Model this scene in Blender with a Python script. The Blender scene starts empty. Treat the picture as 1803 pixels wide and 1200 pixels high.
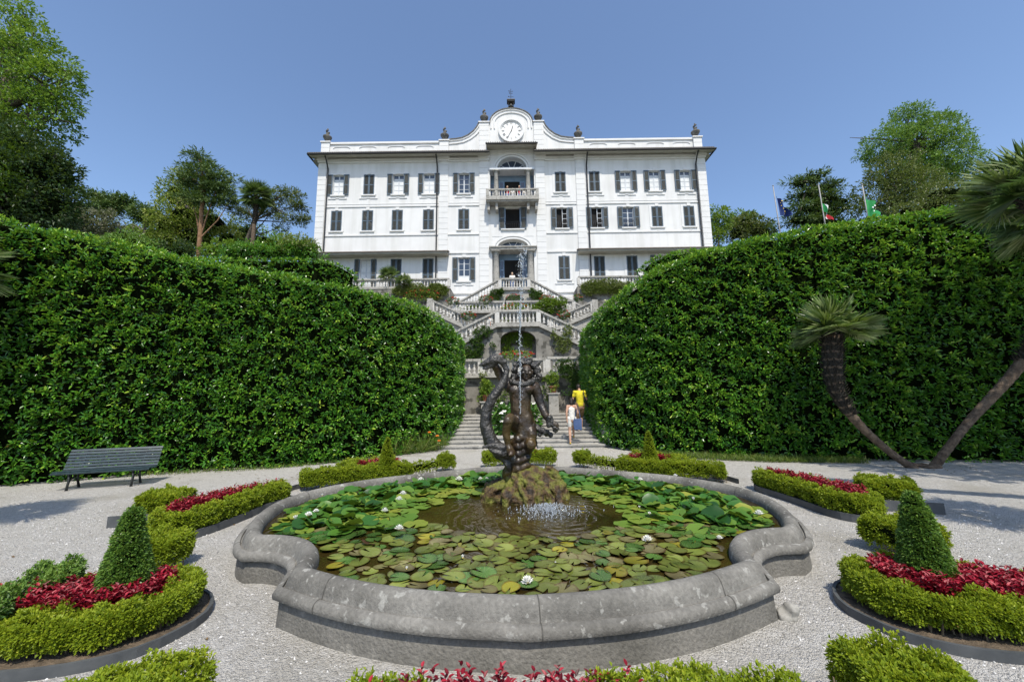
import bpy, math, random
import numpy as np
from mathutils import Matrix, Vector, noise as mnoise
C = bpy.context.scene
COL = C.collection
rad = math.radians
# ------------------------------------------------------------------ camera
CAM_H, FPX, PITCH, ROLL = 1.65, 701.0, rad(8.4), rad(0.8)
_f = np.array([0, math.cos(PITCH), math.sin(PITCH)]); _r = np.array([1., 0, 0]); _u = np.array([0, -math.sin(PITCH), math.cos(PITCH)])
_r, _u = _r*math.cos(ROLL)-_u*math.sin(ROLL), _u*math.cos(ROLL)+_r*math.sin(ROLL)
cam = bpy.data.objects.new('camera', bpy.data.cameras.new('camera')); COL.objects.link(cam)
cam.data.sensor_width = 36; cam.data.lens = FPX/1803*36; cam.data.clip_end = 2000; cam.data.clip_start = .05
cam.matrix_world = Matrix(((_r[0], _u[0], -_f[0], 0), (_r[1], _u[1], -_f[1], 0), (_r[2], _u[2], -_f[2], CAM_H), (0, 0, 0, 1)))
C.camera = cam
# ------------------------------------------------------------------ light
SUN_EL, SUN_AZ = rad(58), rad(12)          # azimuth measured from straight behind the camera towards the right
sd = Vector((math.sin(SUN_AZ)*math.cos(SUN_EL), -math.cos(SUN_AZ)*math.cos(SUN_EL), math.sin(SUN_EL)))
sun = bpy.data.objects.new('sun', bpy.data.lights.new('sun', 'SUN')); COL.objects.link(sun)
sun.data.energy = 3.5; sun.data.angle = rad(.5); sun.data.color = (1, .935, .82)
sun.rotation_euler = sd.to_track_quat('Z', 'Y').to_euler(); sun.location = (0, 0, 60)
W = bpy.data.worlds.new('World'); C.world = W; W.use_nodes = True
wn = W.node_tree.nodes; wl = W.node_tree.links
sky = wn.new('ShaderNodeTexSky'); sky.sky_type = 'NISHITA'; sky.sun_disc = False
sky.sun_elevation = SUN_EL; sky.sun_rotation = math.pi-SUN_AZ
sky.altitude = 200; sky.air_density = 1.0; sky.dust_density = 1.3; sky.ozone_density = 3.2
wl.new(sky.outputs[0], wn['Background'].inputs[0]); wn['Background'].inputs[1].default_value = .15
C.view_settings.view_transform = 'Standard'; C.view_settings.look = 'None'
C.view_settings.exposure = .52; C.view_settings.gamma = 1
C.cycles.use_denoising = True; C.cycles.denoiser = 'OPENIMAGEDENOISE'; C.cycles.denoising_input_passes = 'RGB_ALBEDO_NORMAL'; C.cycles.denoising_prefilter = 'ACCURATE'; C.cycles.max_bounces = 6; C.cycles.transparent_max_bounces = 8

def onz(px, py, z):
    d = _f+_r*((px-901.5)/FPX)+_u*((600-py)/FPX); t = (z-CAM_H)/d[2]
    return np.array([d[0]*t, d[1]*t, z])
def ony(px, py, Y):
    d = _f+_r*((px-901.5)/FPX)+_u*((600-py)/FPX); t = Y/d[1]
    return np.array([d[0]*t, Y, CAM_H+d[2]*t])
rng = np.random.default_rng(7); random.seed(7)

# ------------------------------------------------------------------ helpers
def new_mat(name): 
    m = bpy.data.materials.new(name); m.use_nodes = True
    return m, m.node_tree.nodes, m.node_tree.links, m.node_tree.nodes['Principled BSDF']
def ramp(n, stops):
    r = n.new('ShaderNodeValToRGB'); e = r.color_ramp.elements
    while len(e) < len(stops): e.new(.5)
    for k, (p, c) in enumerate(stops): e[k].position = p; e[k].color = (*c, 1) if len(c) == 3 else c
    return r
def tex(n, l, kind, scale, detail=4, coord='Object', **kw):
    t = n.new('ShaderNodeTex'+kind); t.inputs['Scale'].default_value = scale
    if 'Detail' in t.inputs: t.inputs['Detail'].default_value = detail
    for k, v in kw.items():
        if k in t.inputs: t.inputs[k].default_value = v
        else: setattr(t, k, v)
    if coord == 'World':
        g = n.new('ShaderNodeNewGeometry'); l.new(g.outputs['Position'], t.inputs['Vector'])
    else:
        c = n.new('ShaderNodeTexCoord'); l.new(c.outputs[coord], t.inputs['Vector'])
    return t
def mixc(n, l, fac, a, b, mode='MIX'):
    m = n.new('ShaderNodeMix'); m.data_type = 'RGBA'; m.blend_type = mode
    for s, v in ((0, fac), (6, a), (7, b)):
        if isinstance(v, (int, float)): m.inputs[s].default_value = v
        elif isinstance(v, tuple): m.inputs[s].default_value = (*v, 1)
        else: l.new(v, m.inputs[s])
    return m.outputs[2]
def bump(n, l, p, h, strength=.4, dist=.02):
    b = n.new('ShaderNodeBump'); b.inputs['Strength'].default_value = strength; b.inputs['Distance'].default_value = dist
    l.new(h, b.inputs['Height']); l.new(b.outputs[0], p.inputs['Normal']); return b
def noise_mat(name, c0, c1, scale=3, rough=.8, bs=.3, bscale=30, bd=.02, c2=None, coord='World', metal=0, spec=.4):
    m, n, l, p = new_mat(name); t = tex(n, l, 'Noise', scale, 6, coord)
    r = ramp(n, [(.3, c0), (.7, c1)] if c2 is None else [(.28, c0), (.5, c1), (.72, c2)])
    l.new(t.outputs[0], r.inputs[0]); l.new(r.outputs[0], p.inputs['Base Color'])
    p.inputs['Roughness'].default_value = rough; p.inputs['Metallic'].default_value = metal; p.inputs['Specular IOR Level'].default_value = spec
    if bs: bump(n, l, p, tex(n, l, 'Noise', bscale, 5, coord).outputs[0], bs, bd)
    return m
def leaf_mat(name, stops, rough=.45, transl=.25, spec=.4, tcol=None):
    m, n, l, p = new_mat(name)
    a = n.new('ShaderNodeAttribute'); a.attribute_name = 'rnd'
    r = ramp(n, stops); l.new(a.outputs['Fac'], r.inputs[0])
    l.new(r.outputs[0], p.inputs['Base Color']); p.inputs['Roughness'].default_value = rough
    p.inputs['Specular IOR Level'].default_value = spec
    if transl:
        t = n.new('ShaderNodeBsdfTranslucent'); x = n.new('ShaderNodeMixShader'); x.inputs[0].default_value = transl
        c = mixc(n, l, .6, r.outputs[0], tcol or (.22, .33, .02)); l.new(c, t.inputs[0])
        l.new(p.outputs[0], x.inputs[1]); l.new(t.outputs[0], x.inputs[2])
        l.new(x.outputs[0], n['Material Output'].inputs[0])
    return m
M = {}
# gravel: stones as cells with their own greys and relief
m, n, l, p = new_mat('gravel')
v = tex(n, l, 'Voronoi', 42, coord='World', feature='F1', Randomness=1); v2 = tex(n, l, 'Voronoi', 95, coord='World', feature='F1')
sep = n.new('ShaderNodeSeparateColor'); l.new(v.outputs['Color'], sep.inputs[0])
r = ramp(n, [(0, (.16, .152, .14)), (.3, (.40, .38, .34)), (.7, (.56, .535, .485)), (1, (.74, .715, .665))]); l.new(sep.outputs[0], r.inputs[0])
sep2 = n.new('ShaderNodeSeparateColor'); l.new(v2.outputs['Color'], sep2.inputs[0])
r2 = ramp(n, [(0, (.27, .258, .235)), (1, (.66, .63, .57))]); l.new(sep2.outputs[0], r2.inputs[0])
big = tex(n, l, 'Noise', .9, 4, 'World'); rb = ramp(n, [(.54, (0, 0, 0)), (.68, (1, 1, 1))]); l.new(big.outputs[0], rb.inputs[0])
mid = tex(n, l, 'Noise', 9, 3, 'World'); rm = ramp(n, [(.35, (0, 0, 0)), (.65, (1, 1, 1))]); l.new(mid.outputs[0], rm.inputs[0])
c = mixc(n, l, rm.outputs[0], r.outputs[0], r2.outputs[0]); dust = mixc(n, l, rb.outputs[0], c, (.44, .41, .34))
l.new(mixc(n, l, .6, c, dust), p.inputs['Base Color']); p.inputs['Roughness'].default_value = .85
add = n.new('ShaderNodeMath'); add.operation = 'ADD'; l.new(v.outputs['Distance'], add.inputs[0]); l.new(v2.outputs['Distance'], add.inputs[1])
b = bump(n, l, p, add.outputs[0], 1.0, .02); b.invert = True
M['gravel'] = m
# lichen spotted pond stone
def stone(name, dark, light, lich, ls=7, bsc=60, bs=.5, thr=.6):
    m, n, l, p = new_mat(name)
    t = tex(n, l, 'Noise', 2.2, 7, 'World'); r = ramp(n, [(.32, dark), (.68, light)]); l.new(t.outputs[0], r.inputs[0])
    t2 = tex(n, l, 'Noise', ls*2, 9, 'World'); r2 = ramp(n, [(thr-.03, (0, 0, 0)), (thr+.03, (1, 1, 1))]); l.new(t2.outputs[0], r2.inputs[0])
    t4 = tex(n, l, 'Noise', 38, 5, 'World'); r4 = ramp(n, [(.3, (.72, .72, .72)), (.7, (1.08, 1.08, 1.08))]); l.new(t4.outputs[0], r4.inputs[0])
    c = mixc(n, l, r2.outputs[0], r.outputs[0], lich)
    l.new(mixc(n, l, 1., c, r4.outputs[0], 'MULTIPLY'), p.inputs['Base Color']); p.inputs['Roughness'].default_value = .9
    bump(n, l, p, tex(n, l, 'Noise', bsc, 6, 'World').outputs[0], bs, .012)
    return m
M['coping'] = stone('weathered_stone', (.095, .09, .078), (.235, .225, .20), (.29, .283, .255), 8, 70, .6, .625)
M['pondwall'] = stone('rough_render', (.115, .11, .095), (.21, .20, .178), (.27, .255, .225), 3, 45, 1.0, .66)
M['terrace'] = stone('terrace_plaster', (.14, .132, .115), (.29, .275, .24), (.08, .076, .062), 1.3, 25, .4, .56)
M['balus'] = stone('balustrade_stone', (.48, .46, .42), (.64, .625, .59), (.26, .25, .22), 5, 40, .3, .66)
M['rail'] = stone('rail_stone', (.30, .29, .26), (.46, .44, .40), (.20, .19, .17), 5, 40, .3, .6)
M['step'] = stone('step_stone', (.30, .29, .265), (.46, .44, .40), (.22, .21, .19), 4, 40, .35, .6)
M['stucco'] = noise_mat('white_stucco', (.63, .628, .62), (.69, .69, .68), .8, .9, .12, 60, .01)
m = M['stucco']; n, l, p = m.node_tree.nodes, m.node_tree.links, m.node_tree.nodes['Principled BSDF']
g_ = n.new('ShaderNodeNewGeometry'); mp_ = n.new('ShaderNodeMapping'); mp_.inputs['Scale'].default_value = (2.2, 1, .16); l.new(g_.outputs['Position'], mp_.inputs['Vector']); ns_ = n.new('ShaderNodeTexNoise'); ns_.inputs['Scale'].default_value = 1.1; ns_.inputs['Detail'].default_value = 7; l.new(mp_.outputs[0], ns_.inputs['Vector'])
rr_ = ramp(n, [(.36, (.90, .90, .885)), (.56, (1, 1, 1))]); l.new(ns_.outputs[0], rr_.inputs[0]); lk = p.inputs['Base Color'].links[0].from_socket; l.new(mixc(n, l, 1., lk, rr_.outputs[0], 'MULTIPLY'), p.inputs['Base Color'])
M['trim'] = noise_mat('white_trim', (.62, .62, .61), (.68, .68, .67), 1.5, .85, .1, 60, .01)
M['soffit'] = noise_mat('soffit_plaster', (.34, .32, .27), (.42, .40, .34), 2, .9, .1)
M['dark'] = noise_mat('dark_metal', (.012, .012, .013), (.03, .03, .032), 8, .5, .05)
M['shutter'] = noise_mat('shutter_paint', (.07, .10, .135), (.105, .145, .185), 3, .6, .05, spec=.3)
M['louvre'] = noise_mat('louvre_wood', (.05, .058, .06), (.11, .108, .094), 9, .7, .05, spec=.2)
M['blue'] = noise_mat('blue_grey_joinery', (.16, .25, .36), (.22, .31, .43), 2, .5, .05)
M['frame'] = noise_mat('window_paint', (.46, .49, .52), (.56, .58, .60), 4, .5, .05)
M['curtain'] = noise_mat('pale_curtain', (.60, .62, .63), (.72, .73, .73), 3, .9, .1)
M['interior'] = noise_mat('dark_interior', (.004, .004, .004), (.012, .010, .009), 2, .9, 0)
m, n, l, p = new_mat('window_glass'); p.inputs['Base Color'].default_value = (.03, .045, .07, 1); p.inputs['Roughness'].default_value = .06
p.inputs['Specular IOR Level'].default_value = .8; M['glass'] = m
M['tile'] = noise_mat('roof_tile', (.12, .10, .085), (.22, .19, .16), 6, .9, .3, 30)
M['urn'] = stone('urn_stone', (.07, .068, .06), (.16, .15, .135), (.24, .23, .21), 4, 40, .5, .62)
M['clockface'] = noise_mat('clock_enamel', (.72, .72, .70), (.80, .80, .78), 2, .7, .05)
M['numeral'] = noise_mat('numeral_paint', (.22, .22, .22), (.3, .3, .3), 5, .7, 0)
M['soil'] = noise_mat('dry_soil', (.06, .045, .03), (.16, .12, .08), 14, .95, .8, 50, .03)
M['edging'] = noise_mat('grey_edging', (.045, .05, .054), (.085, .09, .092), 6, .6, .2, 30, .01)
M['hill'] = noise_mat('hill_undergrowth', (.02, .035, .01), (.06, .085, .025), 1.2, .95, .8, 6, .3)
M['bark'] = noise_mat('bark', (.05, .04, .03), (.13, .11, .085), 9, .9, .7, 25, .05)
M['redbark'] = noise_mat('red_bark', (.16, .085, .04), (.30, .18, .10), 5, .9, .6, 20, .05)
M['palmbark'] = noise_mat('palm_trunk', (.06, .04, .027), (.19, .14, .095), 12, .9, .8, 35, .04)
M['palmfibre'] = noise_mat('palm_fibre', (.015, .013, .01), (.05, .045, .035), 20, .95, .8, 40, .04)
M['core'] = noise_mat('shade_filler', (.003, .006, .002), (.008, .012, .004), 6, 1, .5, 15, .1, spec=0)  # near-black filler inside foliage; shade between leaves put into its colour
M['stem'] = noise_mat('box_stem', (.10, .075, .045), (.20, .16, .10), 20, .9, .3, 60, .005)
M['benchpaint'] = noise_mat('bench_paint', (.018, .032, .038), (.04, .062, .072), 14, .28, .12, 40, .004, spec=.5)
M['iron'] = noise_mat('cast_iron', (.012, .014, .014), (.03, .034, .033), 10, .5, .2)
# leaves
G = lambda *a: a
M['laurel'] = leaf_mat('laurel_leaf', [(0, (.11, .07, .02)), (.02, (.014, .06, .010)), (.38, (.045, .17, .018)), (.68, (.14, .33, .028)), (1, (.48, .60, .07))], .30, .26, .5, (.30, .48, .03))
M['box'] = leaf_mat('box_leaf', [(0, (.17, .10, .03)), (.03, (.065, .11, .010)), (.4, (.18, .26, .016)), (.8, (.31, .38, .022)), (1, (.44, .45, .05))], .5, .38, .3, (.42, .46, .02))
M['boxgreen'] = leaf_mat('clipped_box_leaf', [(0, (.035, .085, .014)), (.5, (.10, .20, .03)), (1, (.24, .34, .06))], .42, .22, .4)
M['coleus'] = leaf_mat('crimson_leaf', [(0, (.04, .003, .006)), (.5, (.19, .007, .018)), (.85, (.36, .015, .035)), (1, (.44, .06, .08))], .45, .18, .3, (.40, .01, .02))
M['ivy'] = leaf_mat('climber_leaf', [(0, (.018, .05, .012)), (.5, (.055, .13, .022)), (1, (.20, .26, .07))], .45, .2)
M['pale_ivy'] = leaf_mat('pale_climber_leaf', [(0, (.07, .11, .025)), (.5, (.20, .25, .06)), (1, (.45, .45, .26))], .5, .3)
M['yelgreen'] = leaf_mat('yellow_green_leaf', [(0, (.05, .11, .013)), (.5, (.15, .25, .022)), (1, (.32, .40, .05))], .5, .3)
M['tree'] = leaf_mat('tree_leaf', [(0, (.04, .10, .012)), (.5, (.14, .265, .026)), (1, (.38, .48, .06))], .42, .33)
M['treedark'] = leaf_mat('dark_tree_leaf', [(0, (.008, .024, .006)), (.6, (.026, .065, .013)), (1, (.09, .15, .03))], .5, .15)
M['treelight'] = leaf_mat('light_tree_leaf', [(0, (.05, .12, .018)), (.5, (.13, .26, .04)), (1, (.34, .46, .15))], .42, .3)
M['cream'] = leaf_mat('cream_flower_leaf', [(0, (.06, .11, .012)), (.45, (.17, .235, .024)), (1, (.58, .56, .17))], .5, .3)
M['conifer'] = leaf_mat('conifer_needle', [(0, (.022, .055, .018)), (.5, (.08, .145, .036)), (1, (.26, .30, .08))], .6, .12)
M['olive'] = leaf_mat('olive_leaf', [(0, (.035, .055, .012)), (.5, (.105, .14, .03)), (1, (.28, .27, .09))], .45, .2)
M['greyleaf'] = leaf_mat('grey_leaf', [(0, (.06, .07, .04)), (.5, (.14, .145, .09)), (1, (.26, .24, .17))], .6, .2)
M['palmleaf'] = leaf_mat('palm_blade', [(0, (.04, .085, .02)), (.5, (.13, .20, .05)), (1, (.36, .42, .19))], .35, .25, .5)
M['drypalm'] = leaf_mat('dry_palm_blade', [(0, (.08, .06, .03)), (1, (.20, .16, .08))], .6, .1)
M['grassblade'] = leaf_mat('grass_blade', [(0, (.04, .08, .012)), (.6, (.11, .18, .025)), (1, (.24, .26, .06))], .5, .3)
M['calla'] = leaf_mat('calla_leaf', [(0, (.02, .07, .012)), (.5, (.05, .15, .022)), (1, (.13, .25, .05))], .35, .25, .5)
M['redflower'] = leaf_mat('red_petal', [(0, (.38, .008, .012)), (1, (.68, .03, .05))], .5, .2, .3, (.6, .02, .03))
M['whiteflower'] = leaf_mat('white_petal', [(0, (.75, .75, .68)), (1, (.88, .87, .84))], .5, .2, .3, (.8, .8, .7))
M['orangeflower'] = leaf_mat('orange_petal', [(0, (.70, .16, .03)), (1, (.80, .35, .06))], .5, .2, .3, (.8, .3, .03))
M['yellow'] = noise_mat('flower_centre', (.70, .45, .05), (.80, .60, .10), 40, .7, 0)

def link(o, parent=None):
    COL.objects.link(o)
    if parent is not None:
        o.parent = parent; w = WLOC[parent.name]; o.matrix_parent_inverse = Matrix.Translation(-w); WLOC[o.name] = Vector((0, 0, 0))+Vector(o.location)
    else: WLOC[o.name] = Vector(o.location)
    return o
WLOC = {}
def tag(o, label=None, cat=None, group=None, kind=None):
    if label: o['label'] = label
    if cat: o['category'] = cat
    if group: o['group'] = group
    if kind: o['kind'] = kind
    return o
def thing(name, loc, label, cat, group=None):
    o = bpy.data.objects.new(name, None); o.location = loc; o.empty_display_size = .2; link(o)
    WLOC[o.name] = Vector(loc)
    return tag(o, label, cat, group)
def np_mesh(name, V, F, rnd=None, smooth=False):
    V = np.asarray(V, np.float32).reshape(-1, 3); me = bpy.data.meshes.new(name)
    if isinstance(F, np.ndarray):
        k = F.shape[1]; nf = len(F); loops = F.ravel(); start = np.arange(nf)*k
    else:
        nf = len(F); ln = np.array([len(f) for f in F]); start = np.concatenate(([0], np.cumsum(ln)[:-1])); loops = np.array([i for f in F for i in f])
    me.vertices.add(len(V)); me.vertices.foreach_set('co', V.ravel())
    me.loops.add(len(loops)); me.loops.foreach_set('vertex_index', loops.astype(np.int32))
    me.polygons.add(nf); me.polygons.foreach_set('loop_start', start.astype(np.int32))
    me.polygons.foreach_set('use_smooth', np.full(nf, bool(smooth)))
    if rnd is not None:
        a = me.attributes.new('rnd', 'FLOAT', 'FACE'); a.data.foreach_set('value', np.asarray(rnd, np.float32))
    me.update(calc_edges=True); me.validate()
    return me
def put(name, me, mat, parent=None, loc=None):
    if mat is not None: me.materials.append(M[mat] if isinstance(mat, str) else mat)
    o = bpy.data.objects.new(name, me)
    if loc is not None: o.location = loc
    return link(o, parent)
def dup(o, loc, parent=None, rot=None):
    c = o.copy(); c.parent = None; c.matrix_parent_inverse.identity(); c.location = loc
    if rot is not None: c.rotation_euler = rot
    return link(c, parent)

class MB:
    def __init__(s): s.v = []; s.f = []
    def add(s, V, F):
        o = len(s.v); s.v += [tuple(map(float, p)) for p in V]; s.f += [tuple(i+o for i in f) for f in F]; return s
    def box(s, x0, x1, y0, y1, z0, z1):
        V = [(x, y, z) for z in (z0, z1) for y in (y0, y1) for x in (x0, x1)]
        return s.add(V, [(0, 2, 3, 1), (4, 5, 7, 6), (0, 1, 5, 4), (2, 6, 7, 3), (0, 4, 6, 2), (1, 3, 7, 5)])
    def hexa(s, A, B):          # two quads (4 points each) joined
        return s.add(list(A)+list(B), [(3, 2, 1, 0), (4, 5, 6, 7), (0, 1, 5, 4), (1, 2, 6, 5), (2, 3, 7, 6), (3, 0, 4, 7)])
    def prism(s, poly, y0, y1):  # polygon in x,z extruded along y
        k = len(poly); V = [(x, y0, z) for x, z in poly]+[(x, y1, z) for x, z in poly]
        return s.add(V, [tuple(range(k)), tuple(range(2*k-1, k-1, -1))]+[(i, i+k, (i+1) % k+k, (i+1) % k) for i in range(k)])
    def lathe(s, prof, c=(0, 0, 0), k=12):
        V = []; F = []
        for (r_, z) in prof:
            for i in range(k): a = 2*math.pi*i/k; V.append((c[0]+r_*math.cos(a), c[1]+r_*math.sin(a), c[2]+z))
        for j in range(len(prof)-1):
            for i in range(k): F.append((j*k+i, j*k+(i+1) % k, (j+1)*k+(i+1) % k, (j+1)*k+i))
        F.append(tuple(range(k-1, -1, -1))); F.append(tuple((len(prof)-1)*k+i for i in range(k)))
        return s.add(V, F)
    def tube(s, pts, rr, k=8, cap=True):
        pts = [Vector(p) for p in pts]; V = []; F = []
        if not hasattr(rr, '__len__'): rr = [rr]*len(pts)
        t0 = (pts[1]-pts[0]).normalized(); n_ = t0.orthogonal().normalized()
        for i, p in enumerate(pts):
            t = (pts[min(i+1, len(pts)-1)]-pts[max(i-1, 0)]).normalized()
            n_ = (n_-t*n_.dot(t)).normalized(); b_ = t.cross(n_)
            for j in range(k): a = 2*math.pi*j/k; V.append(p+(n_*math.cos(a)+b_*math.sin(a))*rr[i])
        for i in range(len(pts)-1):
            for j in range(k): F.append((i*k+j, i*k+(j+1) % k, (i+1)*k+(j+1) % k, (i+1)*k+j))
        if cap: F.append(tuple(range(k-1, -1, -1))); F.append(tuple((len(pts)-1)*k+j for j in range(k)))
        return s.add(V, F)
    def ell(s, c, r_, k=12, rot=None):
        V = []; F = []; h = k//2
        R_ = rot or Matrix.Identity(3)
        if not hasattr(r_, '__len__'): r_ = (r_,)*3
        for j in range(h+1):
            th = math.pi*j/h
            for i in range(k):
                ph = 2*math.pi*i/k; q = R_ @ Vector((r_[0]*math.sin(th)*math.cos(ph), r_[1]*math.sin(th)*math.sin(ph), r_[2]*math.cos(th)))
                V.append(q+Vector(c))
        for j in range(h):
            for i in range(k): F.append((j*k+i, (j+1)*k+i, (j+1)*k+(i+1) % k, j*k+(i+1) % k))
        return s.add(V, F)
    def limb(s, pts, rr, k=12):
        s.tube(pts, rr, k)
        for p, q in zip(pts, rr): s.ell(p, q, k)
        return s
    def mesh(s, name, smooth=False): return np_mesh(name, s.v, s.f, None, smooth)
    def build(s, name, mat, parent=None, smooth=False): return put(name, s.mesh(name, smooth), mat, parent)
def remeshed(mb, name, voxel, mat, parent=None, smooth_it=4, amp=0, fs=10, weld=True):
    me = mb.mesh('tmp'); o = bpy.data.objects.new('tmp', me); COL.objects.link(o)
    md = o.modifiers.new('r', 'REMESH'); md.mode = 'VOXEL'; md.voxel_size = voxel
    if smooth_it: sm = o.modifiers.new('s', 'SMOOTH'); sm.iterations = smooth_it; sm.factor = .5
    dg = bpy.context.evaluated_depsgraph_get(); ev = o.evaluated_get(dg); me2 = bpy.data.meshes.new_from_object(ev)
    bpy.data.objects.remove(o); bpy.data.meshes.remove(me); me2.name = name
    if amp:
        nv = len(me2.vertices); co = np.empty(nv*3); no = np.empty(nv*3)
        me2.vertices.foreach_get('co', co); me2.vertices.foreach_get('normal', no); co = co.reshape(-1, 3); no = no.reshape(-1, 3)
        d = np.array([mnoise.fractal(Vector(p)*fs, .8, 2.1, 4) for p in co])
        me2.vertices.foreach_set('co', (co+no*(d*amp)[:, None]).ravel().astype(np.float32)); me2.update()
    me2.polygons.foreach_set('use_smooth', np.ones(len(me2.polygons), bool)); me2.materials.clear()
    return put(name, me2, mat, parent)
# ---- leaves
def unit(a): return a/np.maximum(np.linalg.norm(a, axis=-1, keepdims=True), 1e-9)
def leaves(pos, axis, nrm, L, Wd, full=True, fold=.25, droop=.15):
    """quads: a leaf is two halves folded at its midrib (full) or one bent quad"""
    n_ = len(pos); axis = unit(axis); side = unit(np.cross(axis, nrm)); up = np.cross(side, axis)
    L = np.broadcast_to(np.asarray(L, float).reshape(-1, 1), (n_, 1)); Wd = np.broadcast_to(np.asarray(Wd, float).reshape(-1, 1), (n_, 1))
    b_ = pos; t_ = pos+axis*L-up*L*droop
    if full:
        l1 = pos+axis*L*.28+side*Wd*.45+up*Wd*fold; l2 = pos+axis*L*.68+side*Wd*.42+up*Wd*fold*.8-up*L*droop*.5
        r1 = pos+axis*L*.28-side*Wd*.45+up*Wd*fold; r2 = pos+axis*L*.68-side*Wd*.42+up*Wd*fold*.8-up*L*droop*.5
        V = np.stack([b_, l1, l2, t_, r2, r1], 1).reshape(-1, 3); i = np.arange(n_)[:, None]*6
        return V, np.concatenate([i+[0, 3, 2, 1], i+[0, 5, 4, 3]], 0), 2
    l1 = pos+axis*L*.5+side*Wd*.5+up*Wd*fold; r1 = pos+axis*L*.5-side*Wd*.5+up*Wd*fold
    V = np.stack([b_, l1, t_, r1], 1).reshape(-1, 3); i = np.arange(n_)[:, None]*4
    return V, i+[0, 3, 2, 1], 1
def leaf_mesh(name, pos, axis, nrm, L, Wd, rnd, **k):
    V, F, m_ = leaves(pos, axis, nrm, L, Wd, **k)
    return np_mesh(name, V, F, np.concatenate([rnd]*m_))
def sprigs(pos, nrm, per, L, Wd, spread=.9, up=.35, clump=.05, jit=1.0, tone=None, r=rng):
    """leaf arrays: several leaves around each sprig, pointing out of the surface"""
    n_ = len(pos); P_ = np.repeat(pos, per, 0); N_ = np.repeat(nrm, per, 0)
    d = unit(N_+r.normal(0, spread, P_.shape)+[0, 0, up]); P_ = P_+d*clump*r.random((len(P_), 1))
    nn = unit(N_*.6+[0, -.25, .95]+r.normal(0, .45*jit, P_.shape))
    t = np.repeat(r.random(n_) if tone is None else tone, per)*.55+r.random(len(P_))*.45
    return P_, d, nn, L*(.65+.6*r.random(len(P_))), Wd*(.7+.5*r.random(len(P_))), np.clip(t, 0, 1)
def sample_quads(Q, n_, r=rng):
    Q = np.asarray(Q, float); a = np.linalg.norm(np.cross(Q[:, 2]-Q[:, 0], Q[:, 3]-Q[:, 1]), axis=1)
    i = r.choice(len(Q), n_, p=a/a.sum()); u = r.random((n_, 1)); v = r.random((n_, 1)); q = Q[i]
    P_ = (q[:, 0]*(1-u)+q[:, 1]*u)*(1-v)+(q[:, 3]*(1-u)+q[:, 2]*u)*v
    return P_, unit(np.cross(q[:, 2]-q[:, 0], q[:, 3]-q[:, 1])), a.sum()
def wob(P_, s, seed=0.):
    x, y, z = P_[:, 0]*s+seed, P_[:, 1]*s+1.7*seed, P_[:, 2]*s-seed
    return (np.sin(x*1.3+y*.9)+np.sin(y*1.7-z*1.1+2)+np.sin(z*1.9+x*.7+4)+np.sin((x+y+z)*2.3)*.6)/3.6
def extrude(path, prof, closed=False, zs=None):
    """grid [i][j] of points: profile (offset to the left of the path, height) swept along a plan path; zs scales heights per point"""
    path = np.asarray(path, float)[:, :2]; n_ = len(path); G_ = []
    for i in range(n_):
        a = path[i-1] if (closed or i > 0) else path[i]; b_ = path[(i+1) % n_] if (closed or i < n_-1) else path[i]
        t1 = unit(path[i]-a) if np.any(path[i]-a) else unit(b_-path[i]); t2 = unit(b_-path[i]) if np.any(b_-path[i]) else t1
        n1 = np.array([-t1[1], t1[0]]); n2 = np.array([-t2[1], t2[0]]); m_ = unit(n1+n2); k_ = 1/max(.6, float(m_@n1))
        h = 1 if zs is None else zs[i]
        G_.append([(*(path[i]+m_*k_*o), z*h) for o, z in prof])
    return np.array(G_)
def grid_quads(G_, closed=False, caps=False, cup=False):
    n_, k = G_.shape[:2]; Q = []
    for i in range(n_ if closed else n_-1):
        for j in range(k-1 if not cup else k): Q.append([G_[i, j], G_[(i+1) % n_, j], G_[(i+1) % n_, (j+1) % k], G_[i, (j+1) % k]])
    if caps and not closed:
        for i, fl in ((0, 1), (n_-1, 0)):
            for j in range(k//2):
                q = [G_[i, j], G_[i, j+1], G_[i, k-2-j], G_[i, k-1-j]]
                Q.append(q if fl else q[::-1])
    return np.array(Q)
def quads_mesh(name, Q, smooth=False):
    return np_mesh(name, Q.reshape(-1, 3), np.arange(len(Q)*4).reshape(-1, 4), None, smooth)
def resample(path, d, closed=False):
    path = np.asarray(path, float); 
    if closed: path = np.vstack([path, path[:1]])
    s = np.concatenate([[0], np.cumsum(np.linalg.norm(np.diff(path, axis=0), axis=1))]); k = max(2, int(s[-1]/d)+1)
    t = np.linspace(0, s[-1], k+1)[:-1] if closed else np.linspace(0, s[-1], k)
    return np.stack([np.interp(t, s, path[:, i]) for i in range(path.shape[1])], 1)
def smooth_path(path, it=2, closed=False):
    p_ = np.asarray(path, float)
    for _ in range(it):
        a = p_ if closed else p_[:-1]; b_ = np.roll(p_, -1, 0) if closed else p_[1:]
        q = np.stack([a*.75+b_*.25, a*.25+b_*.75], 1).reshape(-1, p_.shape[1])
        p_ = q if closed else np.vstack([p_[:1], q, p_[-1:]])
    return p_
def in_poly(P_, poly):
    poly = np.asarray(poly); x, y = P_[:, 0], P_[:, 1]; c = np.zeros(len(P_), bool)
    for a, b_ in zip(poly, np.roll(poly, -1, 0)):
        k = ((a[1] > y) != (b_[1] > y)); 
        with np.errstate(divide='ignore', invalid='ignore'): c ^= k & (x < (b_[0]-a[0])*(y-a[1])/(b_[1]-a[1])+a[0])
    return c

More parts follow.
